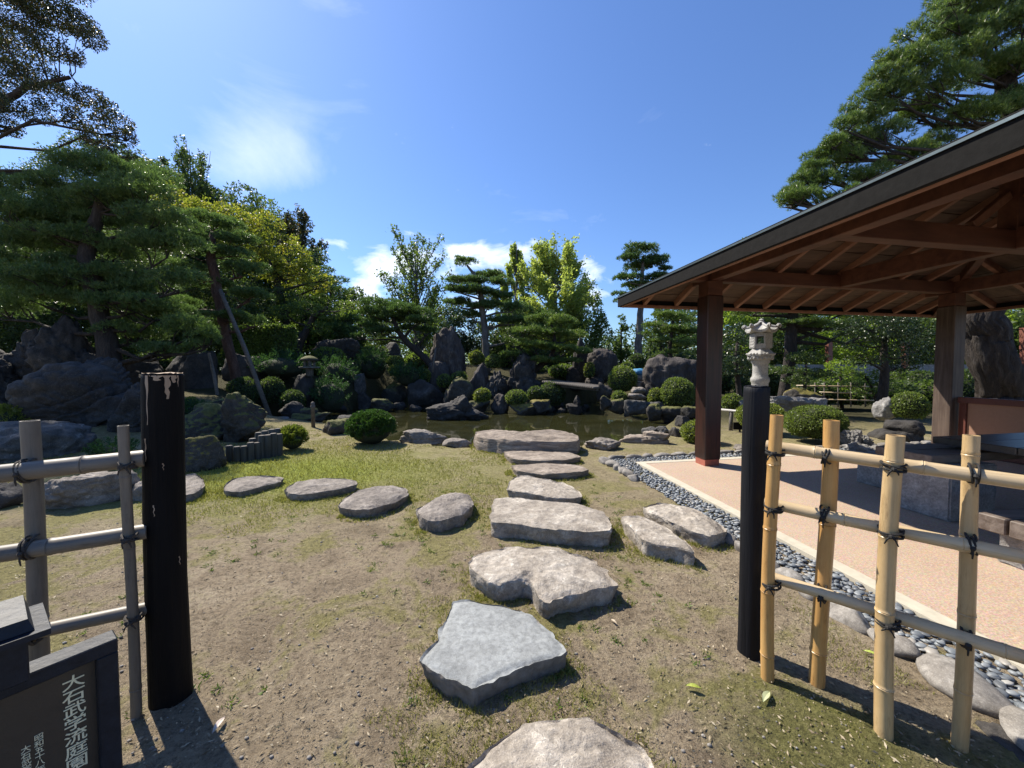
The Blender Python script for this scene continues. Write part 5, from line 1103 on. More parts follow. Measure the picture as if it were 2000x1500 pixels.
pxtree('pine_tree', 'tall central pine with a detached flat crown pad at its top', 'pine tree',
       [(907, 513, 27, 9), (955, 541, 34, 11), (915, 552, 40, 9), (978, 556, 28, 11), (890, 568, 26, 8), (930, 572, 48, 10), (975, 582, 32, 11), (895, 594, 32, 9), (950, 602, 40, 10), (998, 606, 26, 12), (1005, 630, 28, 12), (920, 618, 30, 8), (1020, 655, 26, 12), (975, 630, 26, 10)],
       [(949, 722, 8), (948, 660, 7), (942, 600, 6), (938, 558, 4), (925, 535, 3), (912, 518, 2)], 20.5, 'pine', 'pinel', 'barkg', 6, twigs=3)
pxtree('pine_tree', 'low spreading pine reaching right over the black rocks', 'pine tree',
       [(1060, 628, 34, 11), (1098, 632, 34, 12), (1030, 650, 34, 11), (1075, 655, 42, 11), (1118, 660, 30, 11), (1045, 680, 38, 11), (1095, 685, 36, 11), (1135, 690, 26, 9), (1010, 672, 26, 10), (1060, 708, 34, 9), (1110, 708, 28, 8), (1000, 695, 22, 8)],
       [(1020, 745, 6), (1045, 722, 6), (1075, 700, 5), (1085, 668, 3.5), (1078, 635, 2)], 17.8, 'pine', 'pineb', 'bark', 7, twigs=3)
pxtree('pine_tree', 'tall rounded pine with bare trunk left of the pavilion eave', 'pine tree',
       [(1255, 492, 34, 13), (1232, 508, 22, 10), (1283, 512, 24, 12), (1258, 524, 40, 11), (1298, 528, 14, 8), (1226, 545, 26, 9), (1278, 546, 30, 10), (1250, 562, 36, 10), (1212, 578, 18, 8), (1240, 592, 36, 10), (1285, 580, 28, 10)],
       [(1243, 745, 8), (1247, 670, 7), (1251, 600, 5.5), (1254, 545, 4), (1256, 500, 2.5)], 21.5, 'pine', 'pine', 'barkg', 8, twigs=3)
pxtree('pine_tree', 'cloud-pruned pale green pine above the streaked boulder', 'pine tree',
       [(1305, 620, 32, 9), (1335, 628, 26, 8), (1280, 640, 26, 9), (1320, 648, 34, 9), (1352, 652, 22, 8), (1290, 668, 28, 8), (1340, 676, 28, 9), (1268, 655, 16, 7), (1308, 690, 20, 6)],
       [(1318, 735, 4.5), (1308, 690, 4), (1312, 650, 3), (1315, 622, 2)], 17.2, 'pine', 'pineb', 'bark', 9, twigs=3)
pxtree('pine_tree', 'dark-trunked pine directly behind the tall lantern', 'pine tree',
       [(1530, 612, 60, 11), (1590, 615, 55, 11), (1470, 612, 45, 10), (1640, 612, 50, 11), (1700, 620, 50, 11), (1560, 632, 50, 9), (1610, 640, 40, 9), (1500, 634, 30, 7), (1660, 642, 30, 8), (1755, 620, 45, 12)],
       [(1527, 785, 10), (1535, 740, 9.5), (1545, 690, 11), (1547, 640, 10), (1550, 600, 8)], 13.0, 'pine', 'pineb', 'bark', 10, twigs=3, dens=.9)
pxtree('clipped_tree', 'flat-pruned shrubby tree in tiers right of the lantern', 'clipped tree',
       [(1572, 697, 36, 10), (1538, 722, 34, 8), (1592, 728, 36, 9), (1560, 742, 30, 8)],
       [(1570, 792, 3), (1572, 750, 3), (1575, 710, 2)], 12.0, 'leaf', 'dark', 'bark', 11, twigs=8, dens=1.3)
pxtree('broadleaf_tree', 'dark round-leaved tree behind the golden mossy mound', 'tree',
       [(1700, 640, 50, 22), (1755, 640, 45, 24), (1670, 665, 38, 20), (1725, 680, 45, 24), (1785, 680, 38, 24), (1690, 700, 34, 16), (1650, 640, 34, 18), (1760, 712, 34, 14), (1800, 640, 34, 24), (1730, 615, 60, 14)],
       [(1722, 800, 9), (1726, 750, 8), (1728, 700, 6), (1725, 650, 4)], 11.5, 'leaf', 'cam', 'bark', 12, dens=.95)
pxtree('camellia_tree', 'glossy dark evergreen shrub-tree between pillar and lantern', 'tree',
       [(1440, 650, 34, 18), (1420, 680, 28, 22), (1455, 690, 30, 24), (1435, 715, 32, 20), (1470, 725, 22, 18), (1410, 720, 20, 20), (1480, 660, 22, 16)],
       [(1448, 800, 5), (1442, 760, 5), (1438, 710, 4), (1440, 670, 3)], 10.8, 'leaf', 'cam', 'bark', 13, dens=1.2)
pxtree('leafy_shrub', 'bright lime-green maple shrub behind the low bamboo fence', 'shrub',
       [(1640, 712, 26, 10), (1622, 728, 22, 9), (1668, 722, 22, 9), (1645, 738, 30, 9), (1620, 750, 20, 8)],
       [(1645, 790, 3), (1643, 750, 2.5), (1642, 720, 1.5)], 14.5, 'leaf', 'lite', 'bark', 14)
pxtree('leafy_shrub', 'arching thin-leaved shrub in front of the dark round-leaved tree', 'shrub',
       [(1690, 728, 26, 9), (1715, 745, 22, 9), (1665, 748, 20, 8), (1740, 760, 22, 9), (1690, 765, 22, 8)],
       [(1718, 800, 4), (1708, 765, 3.5), (1690, 735, 2)], 12.3, 'leaf', 'mid', 'bark', 15)
# giant pine right
pxtree('pine_tree', 'giant pine with thick fissured trunk spreading over the pavilion roof', 'pine tree',
       [(1548, 400, 26, 14), (1545, 378, 22, 10), (1575, 350, 26, 12), (1608, 312, 30, 14), (1628, 285, 26, 12), (1655, 250, 30, 14), (1680, 215, 30, 14), (1700, 190, 26, 12), (1722, 160, 30, 16), (1745, 125, 28, 16), (1790, 75, 36, 20), (1835, 40, 36, 20), (1860, 0, 40, 20), (1560, 392, 34, 16), (1600, 362, 38, 20), (1590, 335, 26, 13), (1640, 330, 40, 22), (1650, 290, 36, 18), (1690, 300, 42, 22), (1700, 240, 40, 22), (1730, 270, 42, 22), (1700, 350, 50, 18), (1760, 320, 50, 18), (1745, 195, 42, 25), (1790, 230, 46, 22), (1790, 145, 42, 28), (1840, 180, 52, 25), (1830, 90, 46, 28), (1880, 125, 52, 28),
        (1880, 45, 50, 28), (1930, 75, 60, 28), (1950, 10, 60, 26), (2000, 50, 60, 30), (1900, -20, 60, 28), (1940, 150, 50, 22), (1990, 130, 50, 26), (1880, 240, 56, 18), (1940, 225, 50, 22), (1990, 210, 40, 26), (1820, 290, 50, 14), (1640, 395, 50, 16), (2060, 100, 70, 50), (2060, -20, 80, 50), (2100, 200, 80, 50), (1790, 355, 60, 20)],
       [(1975, 800, 38), (1950, 730, 32), (1932, 670, 33), (1920, 620, 32), (1935, 540, 30), (1975, 420, 27), (2000, 320, 23), (1990, 230, 19), (1960, 140, 13)], 8.8, 'pine', 'pineb', 'bark', 16, twigs=6, dens=1.15, limb=.14, tn=22, puff=1.3)
# ginkgos and bare tree: upswept branches
def upswept(name, label, cat, px, yb, yt, hw, d, mat, seed, nb=26, leafy=1.0, bark='barkg', fan=False):
    r_ = np.random.default_rng(seed); s = d/FPX; root_p = P(px, yb, d); z = Hs(root_p[0], root_p[1]); root_p = np.array([root_p[0], root_p[1], z]); top = P(px, yt, d); Ht = top[2]-z; root = empty(name, root_p, label, cat)
    mb = MB(); tr = [np.array([0, 0, -.3])]+[np.array([r_.normal()*.05, r_.normal()*.05, Ht*t]) for t in (.25, .5, .75, 1)]; mb.tube(tr, [7*s, 5.5*s, 4*s, 2.2*s, .5*s], 8)
    Ps = []; Ax = []
    for k in range(nb):
        t = r_.uniform(.12, .8)**1.1; a = r_.uniform(0, 2*math.pi); te = min(1.0, t+r_.uniform(.14, .30)*(1.3 if fan else 1)); o = np.array([0, 0, Ht*t]); dr = np.array([math.cos(a), math.sin(a), 0]); L = Ht*(te-t)/1.2
        prof = (te**.8 if te < .85 else .87*(1-(te-.85)*2.2)) if fan else (te/.62)**.6 if te < .62 else max(.28, 1-(te-.62)/.38*.72)
        rr = hw*s*prof*r_.uniform(.6, 1.3); pts = [o+dr*rr*f+np.array([0, 0, L*(f*.45+f*f*.75)]) for f in (0, .35, .7, 1)]; mb.tube(pts, [1.6*s, 1.1*s, .7*s, .25*s], 5, cap=False)
        nt_ = 8
        for j in range(nt_):
            f = r_.uniform(.3, 1)**.7; i = min(int(f*3), 2); q = pts[i]+(pts[i+1]-pts[i])*(f*3-i); td = (pts[3]-pts[1]); td = td/np.linalg.norm(td)+.6*rdirs(1, r_)[0]; td[2] += .35; td /= np.linalg.norm(td); e = q+td*r_.uniform(.4, 1.1)*hw*s*(.26 if not fan else .3); mb.tube([q, e], [.4*s, .12*s], 3, cap=False)
            n = int(60*leafy)
            if n: tt = r_.uniform(0, 1.1, n)[:, None]; Ps.append(q+(e-q)*tt+r_.normal(size=(n, 3))*hw*s*.045); Ax.append(np.repeat(td[None], n, 0)*.6+rdirs(n, r_))
    mb.build('trunk', M[bark], root, True); p = np.vstack(Ps); a = np.vstack(Ax); a /= np.linalg.norm(a, axis=1)[:, None]; sz = 1.9*d/384
    Vt, F = leaves_mesh(p, a, r_.uniform(.9, 1.5, len(p))*sz, sz*.5, 'needle', r_); link('crown', npmesh('crown', Vt, F, M[mat]), root)
upswept('ginkgo_tree', 'left upswept yellow-green ginkgo behind the central pine', 'ginkgo tree', 1008, 720, 478, 38, 28, 'gink', 31, 46, .7)
upswept('ginkgo_tree', 'right wider yellow-green ginkgo with feathery open top', 'ginkgo tree', 1084, 720, 476, 78, 27, 'gink', 32, 96, .75)
upswept('sparse_tree', 'thin half-bare upswept tree left of the central pine', 'tree', 815, 720, 468, 66, 28, 'mid', 33, 60, .22, fan=True)
upswept('twiggy_tree', 'bare twiggy brown tree beside the yellow-green maple', 'tree', 590, 720, 425, 50, 27, 'brown', 34, 40, .4, bark='bark', fan=True)
upswept('twiggy_tree', 'bare branched treetop above the dark trees at left', 'tree', 385, 720, 292, 50, 27, 'dark', 35, 34, .3, bark='bark', fan=True)

def bgtree(px, yt, hw, d, mat, style, label, seed, ybot=None, nb=16, cat='tree', bark='bark', name='background_tree', dens=.8, shape='round'):
    r_ = np.random.default_rng(seed); s = d/FPX; tr = gtrunk(px, d, max(.10, hw*s*.05), yt+hw*.95); top = P(px, yt, d)[2]; zb = tr[0][0][2]; bot = zb+(top-zb)*.16 if ybot is None else P(px, ybot, d)[2]
    cx, cy = tr[0][0][0], tr[0][0][1]; hz = (top-bot)/2; bl = []
    for k in range(nb):
        D = rdirs(1, r_)[0]; f = r_.uniform(.35, .9); t = D[2]*f; w = hw*s
        if shape == 'cone': w = hw*s*(.55-.5*t)*1.1
        if shape != 'cone':
            t = -.85+1.7*((k+r_.uniform(0, 1))/nb); ra_ = r_.uniform(0, 6.283); wf_ = math.sqrt(max(.05, 1-(abs(t)*.88)**2.6))*math.sqrt(r_.uniform(.05, 1))*.78; D = np.array([math.cos(ra_)*wf_/f, math.sin(ra_)*wf_/f, 0])
        c = np.array([cx+D[0]*f*w, cy+D[1]*f*w, bot+hz+t*hz]); rb = w*r_.uniform(.30, .46) if shape != 'cone' else hw*s*r_.uniform(.3, .5)*(.8-.35*t)
        if style == 'pine': bl.append((c, (rb*1.25, rb*1.25, rb*.45)))
        else: bl.append((c, (rb, rb, rb*.85)))
    return tree(name, label, cat, bl, tr, d, style, mat, bark, seed, dens=dens, twigs=2, tn=7)
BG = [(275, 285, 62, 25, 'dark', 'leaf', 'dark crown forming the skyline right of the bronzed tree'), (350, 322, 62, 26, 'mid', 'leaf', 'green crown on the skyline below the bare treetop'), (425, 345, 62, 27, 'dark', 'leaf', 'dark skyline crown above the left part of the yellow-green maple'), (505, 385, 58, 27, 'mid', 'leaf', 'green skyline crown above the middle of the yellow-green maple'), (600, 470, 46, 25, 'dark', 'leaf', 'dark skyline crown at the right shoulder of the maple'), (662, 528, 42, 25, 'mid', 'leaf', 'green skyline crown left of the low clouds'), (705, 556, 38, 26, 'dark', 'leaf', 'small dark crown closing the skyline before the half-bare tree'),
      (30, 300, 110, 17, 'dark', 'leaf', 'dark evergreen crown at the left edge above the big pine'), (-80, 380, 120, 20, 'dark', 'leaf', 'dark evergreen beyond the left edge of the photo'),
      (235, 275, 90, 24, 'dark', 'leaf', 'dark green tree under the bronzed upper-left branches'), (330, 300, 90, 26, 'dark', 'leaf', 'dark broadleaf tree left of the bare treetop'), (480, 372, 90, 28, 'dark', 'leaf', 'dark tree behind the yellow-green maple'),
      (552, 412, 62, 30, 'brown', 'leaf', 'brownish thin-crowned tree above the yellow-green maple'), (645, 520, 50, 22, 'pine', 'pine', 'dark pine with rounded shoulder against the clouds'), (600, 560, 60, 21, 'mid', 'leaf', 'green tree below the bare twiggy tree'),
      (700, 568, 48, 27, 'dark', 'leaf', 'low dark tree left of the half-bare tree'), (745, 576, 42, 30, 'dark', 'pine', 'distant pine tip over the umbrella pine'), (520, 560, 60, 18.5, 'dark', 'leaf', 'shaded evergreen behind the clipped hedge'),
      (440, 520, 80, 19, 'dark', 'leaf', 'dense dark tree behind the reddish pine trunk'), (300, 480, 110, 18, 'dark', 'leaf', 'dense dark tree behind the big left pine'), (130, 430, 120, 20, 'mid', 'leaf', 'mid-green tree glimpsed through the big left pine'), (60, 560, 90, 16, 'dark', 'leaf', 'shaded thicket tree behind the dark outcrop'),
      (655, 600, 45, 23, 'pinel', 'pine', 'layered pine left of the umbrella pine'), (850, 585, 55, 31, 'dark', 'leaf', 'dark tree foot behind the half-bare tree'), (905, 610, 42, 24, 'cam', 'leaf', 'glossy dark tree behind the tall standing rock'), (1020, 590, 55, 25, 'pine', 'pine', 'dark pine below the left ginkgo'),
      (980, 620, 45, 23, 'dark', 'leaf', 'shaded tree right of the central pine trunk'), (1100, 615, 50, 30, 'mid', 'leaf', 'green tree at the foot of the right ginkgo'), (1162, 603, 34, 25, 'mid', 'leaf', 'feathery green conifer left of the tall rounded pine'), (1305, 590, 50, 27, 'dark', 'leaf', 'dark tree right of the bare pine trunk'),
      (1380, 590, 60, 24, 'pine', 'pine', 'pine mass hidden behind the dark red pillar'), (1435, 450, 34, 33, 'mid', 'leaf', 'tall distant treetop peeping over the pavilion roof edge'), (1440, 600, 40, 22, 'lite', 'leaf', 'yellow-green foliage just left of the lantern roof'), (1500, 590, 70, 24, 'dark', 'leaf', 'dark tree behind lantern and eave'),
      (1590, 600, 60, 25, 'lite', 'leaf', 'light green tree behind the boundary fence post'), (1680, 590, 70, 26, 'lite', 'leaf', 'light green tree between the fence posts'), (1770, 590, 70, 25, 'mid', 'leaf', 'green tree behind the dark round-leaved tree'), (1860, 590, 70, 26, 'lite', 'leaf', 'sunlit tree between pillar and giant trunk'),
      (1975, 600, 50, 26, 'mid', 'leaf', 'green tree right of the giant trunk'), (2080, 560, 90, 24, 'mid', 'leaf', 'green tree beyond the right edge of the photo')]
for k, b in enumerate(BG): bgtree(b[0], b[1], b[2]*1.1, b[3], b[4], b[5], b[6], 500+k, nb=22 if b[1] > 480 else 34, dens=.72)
bgtree(1213, 612, 26, 22, 'mid', 'leaf', 'dense conical cypress left of the bare pine trunk', 601, shape='cone', dens=1.3, cat='cypress', name='cypress_tree')
bgtree(1290, 640, 26, 20, 'dark', 'leaf', 'dark conical evergreen right of the bare pine trunk', 602, shape='cone', dens=1.3, cat='cypress', name='cypress_tree')
pxtree('leaning_tree', 'dark leaning old trunk with arching limbs behind the hedge', 'tree', [(600, 600, 34, 14), (640, 612, 34, 12), (560, 610, 34, 14), (680, 600, 30, 12), (620, 640, 28, 10)], [(560, 725, 9), (580, 690, 8), (592, 655, 7), (612, 620, 5), (640, 600, 3)], 18, 'leaf', 'mid', 'bark', 41)
def farwood():
    r_ = np.random.default_rng(77); bl = []
    for k in range(110):
        a = R(-78+156*k/109+r_.uniform(-.5, .5)); d = r_.uniform(38, 52); x, y = d*math.sin(a), d*math.cos(a); h = r_.uniform(3.5, 6.0); w = r_.uniform(2.2, 3.4); bl.append((np.array([x, y, .8+h*.5]), (w, w, h*.6)))
    Vt, F = crown_mesh(bl, 52, 'leaf', 78, .4); o = link('distant_wood', npmesh('distant_wood', Vt, F, M['dark'])); tag(o, 'distant belt of dark woodland behind the garden', kind='stuff')
farwood()

# ------------------------------------------------------------------ shrubs
def shrub(x0, x1, yt, yb, d, label, mat='azal', seed=None, core=True, flatb=.8, spiky=0, name='clipped_shrub', cat='shrub', group=None, size=None, ry=.95):
    seed = seed or int(x0+yt*2); r_ = np.random.default_rng(seed); a = P(x0, yt, d); b = P(x1, yb, d); c = (a+b)/2; hx = (b[0]-a[0])/2; hz = (a[2]-b[2])/2; az = math.atan2(c[0], c[1]); hx *= math.cos(az)**.5; rr = np.array([hx, hx*ry, hz*1.08]); base = np.array([c[0], c[1], b[2]])
    root = empty(name, base, label, cat, group); cc = np.array([0, 0, hz*.95]); px = d/384
    D, F = ICO[4]; q = .88+.10*fbm(D*2.3+seed, 3); Vt = D*rr*q[:, None]*.93; Vt[:, 2] = np.maximum(Vt[:, 2], -hz*.9); link('branches', npmesh('branches', Vt+cc, F, M['core'], True), root)
    s = size or max(.026, 1.35*px); area = 4*math.pi*((rr[0]*rr[1])**1.6/3+(rr[0]*rr[2])**1.6/3+(rr[1]*rr[2])**1.6/3)**(1/1.6); n = int(min(area*2.6/(s*s), 60000)); D = rdirs(n, r_); D = D[D[:, 2] > -flatb]; n = len(D)
    w = (.88+.10*fbm(D*2.3+seed, 3)+.03*fbm(D*7+seed, 2))*(1+r_.uniform(-.11, .06, n)); p = D*rr*w[:, None]; p[:, 2] = np.maximum(p[:, 2], -hz*.95); nr = D/rr; nr /= np.linalg.norm(nr, axis=1)[:, None]
    if spiky:
        # tufted sprays
        m = int(area/(spiky*spiky)*1.2); T_ = rdirs(m, r_); T_[:, 2] = np.where(T_[:, 2] < -.3, -T_[:, 2], T_[:, 2]); tips = T_*rr*(.92+.06*fbm(T_*2+seed, 2))[:, None]; k = 55; dirn = T_*.8+np.array([0, 0, .5])+.25*rdirs(m, r_); dirn /= np.linalg.norm(dirn, axis=1)[:, None]
        t = r_.uniform(-.6, 1, (m, k)); pp = tips[:, None]+dirn[:, None]*(t*spiky)[..., None]+r_.normal(size=(m, k, 3))*spiky*.16*(1.1-t)[..., None]; ax = dirn[:, None]*.9+r_.normal(size=(m, k, 3))*.45; p = pp.reshape(-1, 3); ax = ax.reshape(-1, 3); p[:, 2] = np.maximum(p[:, 2], -hz*.9); ax /= np.linalg.norm(ax, axis=1)[:, None]; s2 = max(.022, 1.1*px)
        Vt, F = leaves_mesh(p+cc, ax, r_.uniform(.8, 1.6, len(p))*s2*1.3, s2*.3, 'leaf', r_)
    else:
        ax = nr*.55+rdirs(n, r_)*.8; ax /= np.linalg.norm(ax, axis=1)[:, None]; Vt, F = leaves_mesh(p+cc, ax, r_.uniform(.8, 1.5, n)*s, s*.42, 'needle' if d > 12 else 'leaf', r_)
    link('foliage', npmesh('foliage', Vt, F, M[mat]), root); return root
shrub(1185, 1246, 713, 768, 15.6, 'clipped ball shrub left of the stone garden steps')
shrub(1289, 1359, 735, 800, 13.2, 'largest clipped ball shrub, beside the dark red pillar')
shrub(1264, 1298, 757, 794, 13.6, 'yellowish low shrub touching the largest ball shrub', 'azay')
shrub(1194, 1224, 762, 786, 14.0, 'little rounded shrub on the right shore rocks')
shrub(1328, 1404, 818, 868, 7.9, 'bright clipped shrub behind the foot of the dark red pillar', 'azay')
shrub(1530, 1654, 790, 858, 7.9, 'wide low clipped shrub behind the second bamboo upright')
shrub(1408, 1452, 768, 802, 10.4, 'clipped shrub between the pillar and the right charred post')
shrub(1436, 1536, 784, 836, 9.0, 'clipped shrub half hidden by the right charred post', 'azay')
shrub(1738, 1812, 764, 820, 9.3, 'clipped dome shrub left of the weathered pillar')
shrub(924, 960, 757, 788, 15.0, 'tufty light green shrub behind the island rock', 'azay')
shrub(986, 1031, 760, 792, 14.7, 'neat clipped dome shrub on the flat mossy shore rock')
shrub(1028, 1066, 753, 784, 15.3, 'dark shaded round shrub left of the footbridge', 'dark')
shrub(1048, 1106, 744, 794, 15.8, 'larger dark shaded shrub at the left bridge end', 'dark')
shrub(914, 946, 683, 714, 19.6, 'clipped shrub at the foot of the central pine, left one', 'azay')
shrub(946, 981, 692, 720, 18.6, 'clipped shrub right of the central pine trunk')
shrub(754, 791, 695, 716, 18.2, 'upper of two flat clipped shrubs left of the tall rock')
shrub(757, 794, 711, 736, 17.6, 'lower of two flat clipped shrubs left of the tall rock', 'azay')
shrub(852, 884, 730, 758, 17.0, 'small clipped shrub below the squarish block, left one')
shrub(880, 914, 725, 748, 17.2, 'small clipped shrub below the squarish block, right one')
shrub(818, 842, 720, 748, 17.6, 'small yellow shrub at the right edge of the bright juniper', 'azay')
shrub(770, 824, 712, 756, 17.0, 'bright green spiky juniper above the dark inlet rock', 'jun', spiky=.28, name='juniper_shrub')
shrub(698, 758, 688, 742, 18.2, 'dark spiky juniper under the umbrella pine', 'jun', spiky=.3, name='juniper_shrub')
shrub(625, 690, 705, 760, 15.8, 'feathery dark juniper right of the small old lantern', 'jun', spiky=.3, name='juniper_shrub')
shrub(612, 680, 745, 806, 14.2, 'low feathery juniper hanging to the water', 'jun', spiky=.28, name='juniper_shrub')
shrub(500, 600, 696, 740, 14.8, 'shaded juniper left of the small old lantern', 'jun', spiky=.3, name='juniper_shrub')
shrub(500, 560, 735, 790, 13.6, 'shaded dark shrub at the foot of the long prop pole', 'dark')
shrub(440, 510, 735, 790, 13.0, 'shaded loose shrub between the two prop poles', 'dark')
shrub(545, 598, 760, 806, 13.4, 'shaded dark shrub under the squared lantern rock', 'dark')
shrub(677, 772, 806, 868, 7.7, 'dense bright spiky yew ball at the near pond edge', 'tuft', spiky=.075, name='yew_shrub')
shrub(544, 598, 837, 878, 7.0, 'small yellow-green shrub beside the log edging', 'azay', spiky=.07)
shrub(350, 408, 790, 840, 8.6, 'fern-like shrub behind the twin-humped boulder', 'jun', spiky=.15)
shrub(358, 388, 775, 800, 8.9, 'variegated pale shrub beside the left charred post', 'azay')
shrub(-20, 48, 800, 850, 7.2, 'pale leafy plant at the left edge above the flat boulder', 'azay', spiky=.12)
shrub(180, 262, 868, 905, 5.6, 'low fern clump behind the thin bamboo upright', 'jun', spiky=.12)
shrub(1225, 1262, 690, 722, 18.8, 'dark mossy-topped shrub behind the ball shrub', 'dark')
shrub(1210, 1240, 706, 730, 17.6, 'small shrub peeping over the ball shrub by the steps')
shrub(1140, 1162, 706, 740, 18.0, 'slim shrub left of the dome-shaped standing rock', 'azay')
for _k, (_x, _lb) in enumerate([(1590, 'left'), (1665, 'middle'), (1745, 'right'), (1820, 'far right')]): shrub(_x-48, _x+48, 742, 792, 14.2-.1*_k, 'loose dark shrub behind the low bamboo fence, '+_lb+' one', 'mid' if _k % 2 else 'dark', 880+_k, name='understorey_shrub', size=.085)
def fillers():
    r_ = np.random.default_rng(5); L = [(640, 690, 18), (740, 690, 22), (870, 690, 24), (1100, 725, 20), (1170, 690, 23), (1040, 720, 21), (820, 700, 21), (700, 700, 21), (560, 740, 17), (470, 690, 17.5), (380, 700, 15), (300, 700, 14), (240, 720, 13), (1400, 700, 19), (1480, 720, 16), (1560, 735, 17), (1610, 738, 18), (1660, 735, 18), (1760, 735, 16), (1800, 735, 15), (1880, 735, 15), (1990, 735, 15), (1330, 700, 20), (1280, 700, 21), (1000, 680, 22), (1060, 690, 23)]
    WH = ['behind the small old lantern', 'behind the umbrella pine trunk', 'behind the tall standing rock', 'behind the low spreading pine', 'behind the dome-shaped standing rock', 'right of the black rock cluster', 'right of the umbrella pine trunk', 'left of the umbrella pine limb', 'in front of the hedge end', 'at the foot of the propped pine', 'left of the reddish trunk', 'under the lowest bough of the big left pine', 'at the foot of the big left pine', 'behind the dark red pillar', 'behind the lantern column', 'right of the dark pine trunk', 'behind the low bamboo fence, left part', 'behind the low bamboo fence, middle', 'left of the weathered pillar', 'hidden behind the weathered pillar', 'left of the giant trunk', 'right of the giant trunk', 'under the cloud-pruned pine', 'at the foot of the bare pine trunk', 'right of the central pine trunk', 'behind the slim upright stone']
    for k, (x, y, d) in enumerate(L):
        w = r_.uniform(34, 50)*20/d*.8
        p = P(x, y, d); zb = Hs(p[0], p[1]); yb = 721+(EYE-zb)/d*FPX
        shrub(x-w, x+w, y-14, max(yb+6, y+15), d, 'loose understorey shrub '+WH[k], 'dark' if k % 3 else 'mid', 900+k, name='understorey_shrub', group='understorey shrubs behind the rocks', size=2.0*d/384)
fillers()
def hedge():
    a = P(468, 640, 16.5); b = P(556, 652, 15.5); z0 = Hs((a[0]+b[0])/2, 16); root = empty('hedge', ((a[0]+b[0])/2, (a[1]+b[1])/2, z0), 'tall clipped box hedge with sunlit top in the shaded left garden', 'hedge'); off = np.array(root.location)
    mb = MB(); mb.beam(np.array([a[0], a[1], (a[2]+z0)/2])-off, np.array([b[0], b[1], (a[2]+z0)/2])-off, .9, a[2]-z0-.1); mb.build('branches', M['core'], root)
    r_ = np.random.default_rng(8); n = 26000; t = r_.uniform(0, 1, n); s = r_.uniform(-.5, .5, n); z = r_.uniform(z0, a[2], n); face = r_.integers(0, 4, n); s = np.where(face == 1, -.5, np.where(face == 2, .5, s)); z = np.where(face == 0, a[2]+t*(b[2]-a[2]), z); t = np.where(face == 3, np.round(t), t)
    d = b-a; d[2] = 0; nn = np.array([-d[1], d[0], 0])/np.linalg.norm(d); p = a*np.array([1, 1, 0])+t[:, None]*d+nn*(s*1.0)[:, None]+np.array([0, 0, 1])*z[:, None]+r_.normal(size=(n, 3))*.03-off
    Vt, F = leaves_mesh(p, rdirs(n, r_), .085, .03, 'leaf', r_); link('foliage', npmesh('foliage', Vt, F, M['mid']), root)
hedge()

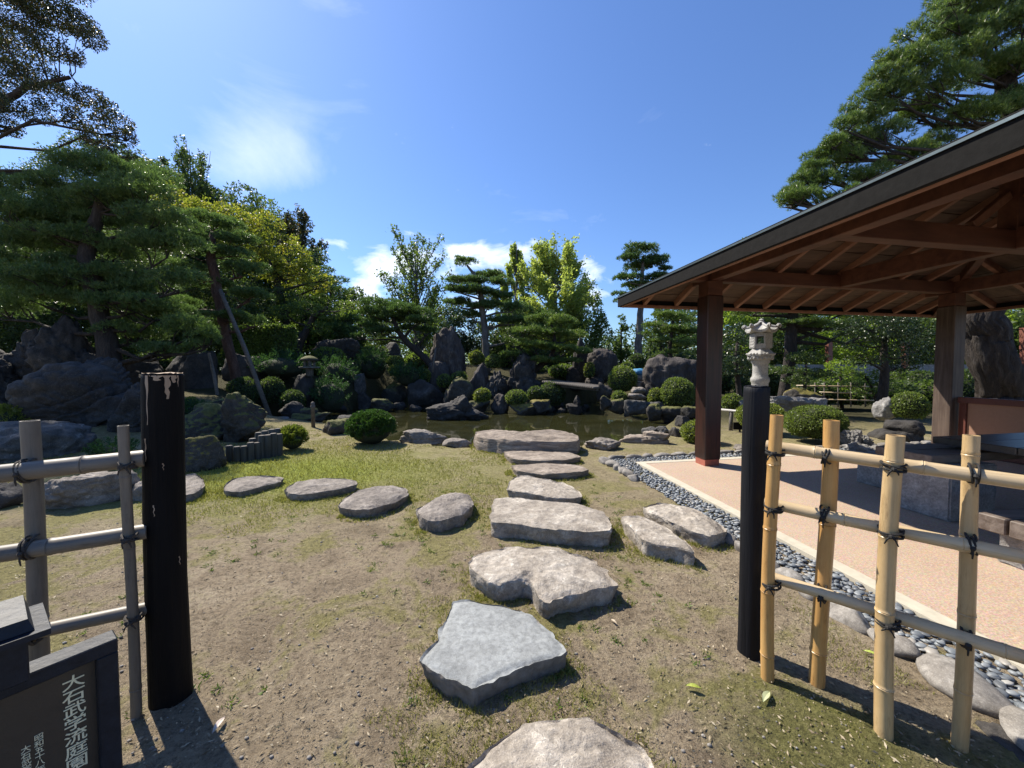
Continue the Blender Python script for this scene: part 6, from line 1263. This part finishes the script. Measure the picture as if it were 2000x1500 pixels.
# ------------------------------------------------------------------ ground cover
def blades():
    r_ = np.random.default_rng(4); n = 240000; y = 1.0+8.0*r_.uniform(0, 1, n)**1.35; x = r_.uniform(-1, 1, n)*(y*1.38+.2)
    q = np.column_stack([x, y, x*0]); f = fbm(q*.9+3, 4, .6)+.35*np.exp(-((x+3.4)/2.2)**2-((y-5.5)/1.3)**2)*2+.12*sstep(3, 6, y); keep = f > .12
    # weeds hug the stones
    keep &= ~((x > 1.3) & (x > 1.95-.13*(y-6)-.55)); keep &= sdpoly(x, y, pondw) > .25
    x, y = x[keep], y[keep]; n = len(x); q = q[keep]; px = y/384; h = np.maximum(.012+.018*r_.uniform(0, 1, n)**2, .0); h = h*(1+1.0*np.exp(-((x+3.4)/2.0)**2-((y-5.5)/1.2)**2)); z = H(x, y)+.0
    ax = r_.normal(size=(n, 3))*.6; ax[:, 2] = np.abs(ax[:, 2])+.6; ax /= np.linalg.norm(ax, axis=1)[:, None]; Vt, F = leaves_mesh(np.column_stack([x, y, z]), ax, h*1.3, np.maximum(.0016, .32*px), 'needle', r_)
    m = leafmat('short_grass', (.13, .13, .03), (.28, .28, .08), .35, .3, cc=(.3, .27, .12), clump=2.0); tag(link('grass', npmesh('grass', Vt, F, m)), 'short patchy grass and moss on the lawn', kind='stuff')
    # grass creeping up against the stepping stones
    pp = []; 
    for ring, dr in RINGS:
        k = int(260*np.abs(ring-ring.mean(0)).max()/.3); i = r_.integers(0, len(ring), k); q_ = ring[i]+dr[i]*(.012+.10*r_.uniform(0, 1, k)**2.2)[:, None]; f_ = fbm(np.column_stack([q_*3.1, np.zeros(k)+4]), 3) > -.12; pp.append(q_[f_])
    pp = np.vstack(pp); pp = np.repeat(pp, 4, 0)+r_.normal(size=(len(pp)*4, 2))*.008; n_ = len(pp); ax = r_.normal(size=(n_, 3))*.55; ax[:, 2] = np.abs(ax[:, 2])+.6; ax /= np.linalg.norm(ax, axis=1)[:, None]
    Vt, F = leaves_mesh(np.column_stack([pp, np.zeros(n_)]), ax, r_.uniform(.015, .042, n_), np.maximum(.0022, .4*pp[:, 1]/384), 'needle', r_); tag(link('grass', npmesh('grass', Vt, F, m)), 'short grass creeping against the stepping stones', kind='stuff')
    # low weeds in rosettes near the camera
    k = 520; cx = r_.uniform(-2.6, 1.7, k); cy = r_.uniform(1.1, 5.0, k); g = fbm(np.column_stack([cx*1.3, cy*1.3, cx*0+8]), 3) > .0; cx, cy = cx[g], cy[g]; g = ~(cx > 1.3); cx, cy = cx[g], cy[g]; k = len(cx); m_ = 16; a = r_.uniform(0, 6.28, (k, m_)); e = r_.uniform(.1, .9, (k, m_)); ax = np.stack([np.cos(a)*np.cos(e), np.sin(a)*np.cos(e), np.sin(e)], -1).reshape(-1, 3)
    p = np.repeat(np.column_stack([cx, cy, np.zeros(k)+.004]), m_, 0)+r_.normal(size=(k*m_, 3))*np.array([.014, .014, .001]); Vt, F = leaves_mesh(p, ax, r_.uniform(.012, .034, k*m_), .0035, 'leaf', r_)
    m2 = leafmat('weed_leaves', (.07, .11, .02), (.17, .23, .05), .35, .3); tag(link('weeds', npmesh('weeds', Vt, F, m2)), 'small weeds sprouting in the soil', kind='stuff')
    # straw, bark crumbs, grit
    n = 26000; y = 1.0+5.5*r_.uniform(0, 1, n)**1.5; x = r_.uniform(-1, 1, n)*(y*1.38); kp = ~((x > 1.3) & (x > 1.4-.13*(y-6)-.1)); x, y = x[kp], y[kp]; n = len(x); a = r_.uniform(0, 6.28, n); ax = np.column_stack([np.cos(a), np.sin(a), r_.uniform(-.05, .2, n)]); L = .007+.026*r_.uniform(0, 1, n)**5
    Vt, F = leaves_mesh(np.column_stack([x, y, .006+.012*fbm(np.column_stack([x, y, x*0])*2.2, 3)+r_.uniform(0, .006, n)]), ax, L, np.minimum(.0022+L*.1, .004), 'leaf', r_)
    m3 = leafmat('dry_litter', (.12, .085, .055), (.34, .28, .19), .1, .1, cc=(.44, .38, .28)); tag(link('leaf_litter', npmesh('leaf_litter', Vt, F, m3)), 'dry straw and leaf litter on the soil', kind='stuff')
    D_, F_ = ICO[1]; n = 1500; y = 1.05+3.5*r_.uniform(0, 1, n)**1.4; x = r_.uniform(-1, 1, n)*y*1.3; kp = x < 1.5; x, y = x[kp], y[kp]; n = len(x); s = .0025+.009*r_.uniform(0, 1, n)**4; Vt = (D_[None]*(s[:, None, None]*np.array([1, .8, .6]))+np.column_stack([x, y, .004+.014*fbm(np.column_stack([x, y, x*0])*2.2, 3)])[:, None]).reshape(-1, 3)
    tag(link('grit', npmesh('grit', Vt, (F_[None]+(np.arange(n)*len(D_))[:, None, None]).reshape(-1, 3), M['edge'], True)), 'small grit scattered over the soil', kind='stuff')
blades()
def fallen():
    lab = [((415, 1440), 1.6, .075, 'white curled fallen leaf beside the shadow of the left charred post', (.5, .42, .36)), ((1490, 1378), .7, .085, 'pale bamboo leaf lying below the first bamboo upright', (.38, .4, .22)), ((1370, 1352), 2.9, .07, 'yellow-green fallen leaf left of the right charred post', (.3, .34, .05)), ((1205, 1225), 2.2, .05, 'tan fallen leaf right of the blue-grey stone', (.4, .32, .22)), ((1720, 1290), 2.4, .07, 'lime fallen leaf between second and third bamboo uprights', (.3, .36, .06)), ((520, 1135), .8, .05, 'straw-coloured fallen leaf on the bare soil at left', (.42, .34, .24))]
    for (x, y), a, L, lb, c in lab:
        g = G(x, y); mb = MB(); vt = []; 
        for i in range(6):
            t = i/5; w = L*.16*math.sin(math.pi*min(max(t, .04), .96)); vt += [(t*L, -w, .006+.010*math.sin(3*t)), (t*L, 0, .002+.010*math.sin(3*t)), (t*L, w, .006+.010*math.sin(3*t))]
        mb.add(vt, [(i*3+j, (i+1)*3+j, (i+1)*3+j+1, i*3+j+1) for i in range(5) for j in range(2)]); o = mb.build('fallen_leaf', plain('fallen_leaf_'+str(x), c, .6, n=.1), loc=(g[0], g[1], .012)); o.rotation_euler = (0, 0, a); tag(o, lb, 'leaf')
fallen()
print('foliage tris', TRI[0], 'objects', len(bpy.data.objects))
